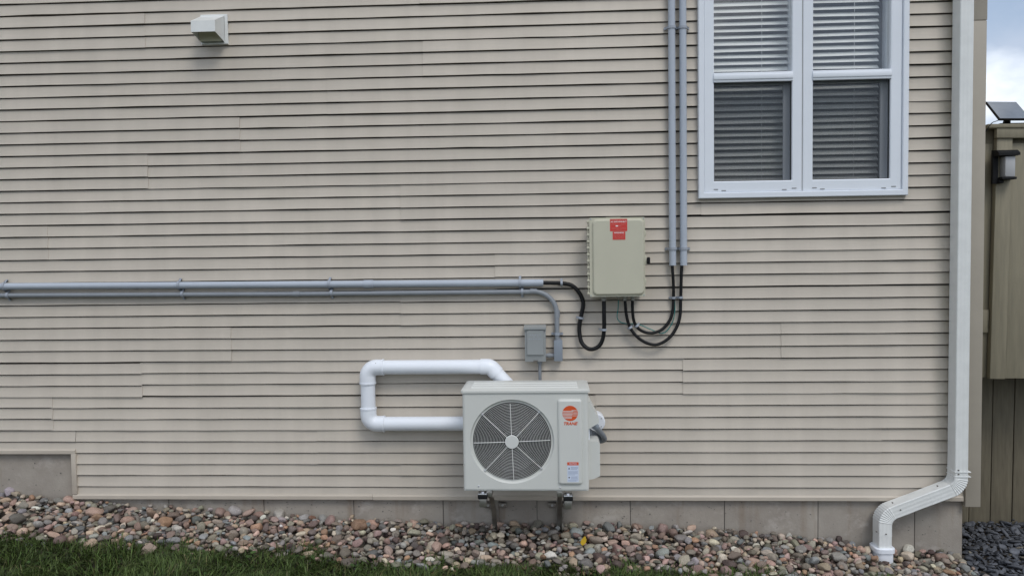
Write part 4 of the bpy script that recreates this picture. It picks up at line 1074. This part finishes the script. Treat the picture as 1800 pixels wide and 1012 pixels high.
def mass(name, VV, FF, CC, m, parent=None, smooth=True):
    V = np.concatenate(VV); F = np.concatenate(FF); nf, k = F.shape
    me = bpy.data.meshes.new(name); me.vertices.add(len(V)); me.vertices.foreach_set('co', V.astype(np.float32).ravel())
    me.loops.add(nf * k); me.loops.foreach_set('vertex_index', F.astype(np.int32).ravel())
    me.polygons.add(nf); me.polygons.foreach_set('loop_start', np.arange(0, nf * k, k, dtype=np.int32))
    me.polygons.foreach_set('loop_total', np.full(nf, k, np.int32)); me.update(calc_edges=True)
    if smooth: me.shade_smooth()
    if CC is not None:
        at = me.attributes.new('col', 'FLOAT_COLOR', 'POINT'); at.data.foreach_set('color', np.concatenate(CC).astype(np.float32).ravel())
    me.materials.append(m); o = bpy.data.objects.new(name, me); COL.objects.link(o); o['kind'] = 'stuff'
    if parent: o.parent = parent
    return o
mass('small_stones', VV, FF, CC, M['stones'], bed)
# slate chippings
M['slate'] = stone_mat('slate_chip', False); M['slate'].node_tree.nodes['Principled BSDF'].inputs['Roughness'].default_value = .55
def ssz(i):
    a = float(np.clip(rng.lognormal(math.log(.0185), .34), .010, .045)); return a, a * rng.uniform(.45, .8), a * rng.uniform(.16, .34)
res2, _, _, _ = drop(3600, 2.45, 4.2, -1.0, .64, ssz, lambda x, y: x > 2.60 + .10 * max(0, -y) + .05 * math.sin(y * 9) and not (x < 2.63 and y > .0), lambda x, y: zg(x, y) - .04, .006, 4, 80)
VV, FF, CC = [], [], []; vo = 0
for (x, y, z, a, b, c, th) in res2:
    V0 = CHIP[int(rng.integers(10))]; Rm = eul(th, rng.normal(0, .42), rng.normal(0, .42))
    g_ = rng.uniform(.6, 1.5); col = np.array([.082, .087, .100]) * g_
    if rng.random() < .03: col = np.array([.2, .18, .14])
    VV.append((np.sign(V0) * np.abs(V0) ** .8 * [a, b, c]) @ Rm.T + [x, y, z]); FF.append(JF + vo); vo += len(V0); CC.append(np.repeat([np.append(col, 1)], len(V0), 0))
mass('slate_gravel', VV, FF, CC, M['slate'], None, False)
gb = sheet('slate_bed', list(np.arange(2.6, 5.3, .2)), list(np.arange(-1.0, .65, .1)), lambda x, y: zg(x, y) - .046, M['soil'])

# yellow leaf among the stones
q = ground_at(1027, 961)
lf = MB(); n = 10
for sgn in (0,):
    v_ = []
    for k in range(n + 1):
        u = k / n; wd = .016 * math.sin(math.pi * u ** .8) + .0005
        v_ += [(q[0] - .012 + .018 * u - wd, q[1] + .002, q[2] + .010 + .06 * u), (q[0] - .012 + .018 * u + wd, q[1] - .006, q[2] + .012 + .06 * u)]
    lf.add(v_, [(2 * k, 2 * k + 1, 2 * k + 3, 2 * k + 2) for k in range(n)])
tag(lf.build('fallen_leaf', M['leaf'], None, 60), 'single yellow leaf lying on the river stones below the heat pump', 'leaf')

# ------------------------------------------------------------------ grass
gmx = bpy.data.materials.new('grass_blade'); gmx.use_nodes = True; t = gmx.node_tree; b = t.nodes['Principled BSDF']
a = t.nodes.new('ShaderNodeAttribute'); a.attribute_name = 'col'; t.links.new(a.outputs['Color'], b.inputs['Base Color'])
b.inputs['Roughness'].default_value = .55; b.inputs['Specular IOR Level'].default_value = .3
b.inputs['Transmission Weight'].default_value = 0
nb = 105000
gx0 = rng.uniform(-4.6, 2.6, nb); gy0 = rng.uniform(-1.9, -.25, nb)
edge = yedge(gx0) + .045 * np.sin(gx0 * 7.3) + .03 * np.sin(gx0 * 17 + 1)
dist = edge - gy0
keep = (dist > 0) & (rng.random(nb) < np.clip(.6 + dist * 7, 0, 1))
gx0, gy0, dist = gx0[keep], gy0[keep], dist[keep]; nb = len(gx0)
clump = np.sin(gx0 * 11 + 3 * np.sin(gy0 * 9)) * np.sin(gy0 * 13 + 2 * np.sin(gx0 * 5)) 
hgt = rng.uniform(.03, .085, nb) * (1 + .35 * clump); wid = rng.uniform(.0014, .0032, nb)
ang = rng.uniform(0, 2 * math.pi, nb) ; lean = np.abs(rng.normal(.75, .42, nb))
pang = 1.2 * np.sin(gx0 * 4.1 + gy0 * 3) + 1.5 * np.sin(gx0 * 9.7 - gy0 * 6); ang = np.where(rng.random(nb) < .6, pang + rng.normal(0, .6, nb), ang)
dxy = np.stack([np.cos(ang), np.sin(ang)], 1); pxy = np.stack([-np.sin(ang), np.cos(ang)], 1)
base = np.stack([gx0, gy0, zg(gx0, gy0) - .038], 1); V = np.zeros((nb, 7, 3))
for li_, (u, wf) in enumerate(((0, 1), (.4, .95), (.75, .65))):
    ctr = base.copy(); ctr[:, :2] += dxy * (hgt * lean * u ** 1.7)[:, None]; ctr[:, 2] += hgt * (u - .28 * lean * u ** 2)
    for sd_, sg in ((0, -1), (1, 1)):
        V[:, li_ * 2 + sd_] = ctr; V[:, li_ * 2 + sd_, :2] += pxy * (sg * wid * wf)[:, None]
tip = base.copy(); tip[:, :2] += dxy * (hgt * lean)[:, None]; tip[:, 2] += hgt * (1 - .34 * lean); V[:, 6] = tip
tri = np.array([(0, 1, 3), (0, 3, 2), (2, 3, 5), (2, 5, 4), (4, 5, 6)])
F = (tri[None] + (np.arange(nb) * 7)[:, None, None]).reshape(-1, 3)
gcol = np.array([.050, .082, .020])[None] * rng.uniform(.45, 1.75, nb)[:, None] * (1 + .18 * clump)[:, None]
yel = rng.random(nb) < .06; gcol[yel] = np.array([.16, .15, .06]) * rng.uniform(.6, 1.1, yel.sum())[:, None]
mix = rng.random(nb)[:, None] * .3; gcol = gcol * (1 - mix) + gcol[:, [1, 1, 2]] * mix * np.array([.9, 1, 1])
colv = np.repeat(np.concatenate([gcol, np.ones((nb, 1))], 1)[:, None], 7, 1).reshape(-1, 4)
mass('grass', [V.reshape(-1, 3)], [F], [colv], gmx, None, False)
# broad-leaved weeds in the lawn
wv, wf_, wc_ = [], [], []; vo = 0
for i in range(700):
    x = rng.uniform(-4.3, 2.2); y = yedge(x) - rng.uniform(.03, .7); s_ = rng.uniform(.008, .017); th = rng.uniform(0, 6.28); zz = zg(x, y) - .05 + rng.uniform(.02, .055)
    Rm = eul(th, rng.normal(.3, .3), rng.normal(0, .3)); n = 7
    loc = np.array([(s_ * math.cos(q_ * 6.283 / n) * 1.3, s_ * .8 * math.sin(q_ * 6.283 / n), 0) for q_ in range(n)]) @ Rm.T + [x, y, zz]
    wv.append(np.vstack([loc, loc.mean(0) + [0, 0, -.003]])); wf_.append(np.array([(q_, (q_ + 1) % n, n) for q_ in range(n)]) + vo); vo += n + 1
    wc_.append(np.repeat([np.append(np.array([.045, .085, .022]) * rng.uniform(.7, 1.3), 1)], n + 1, 0))
mass('lawn_weeds', wv, wf_, wc_, gmx, None, False)
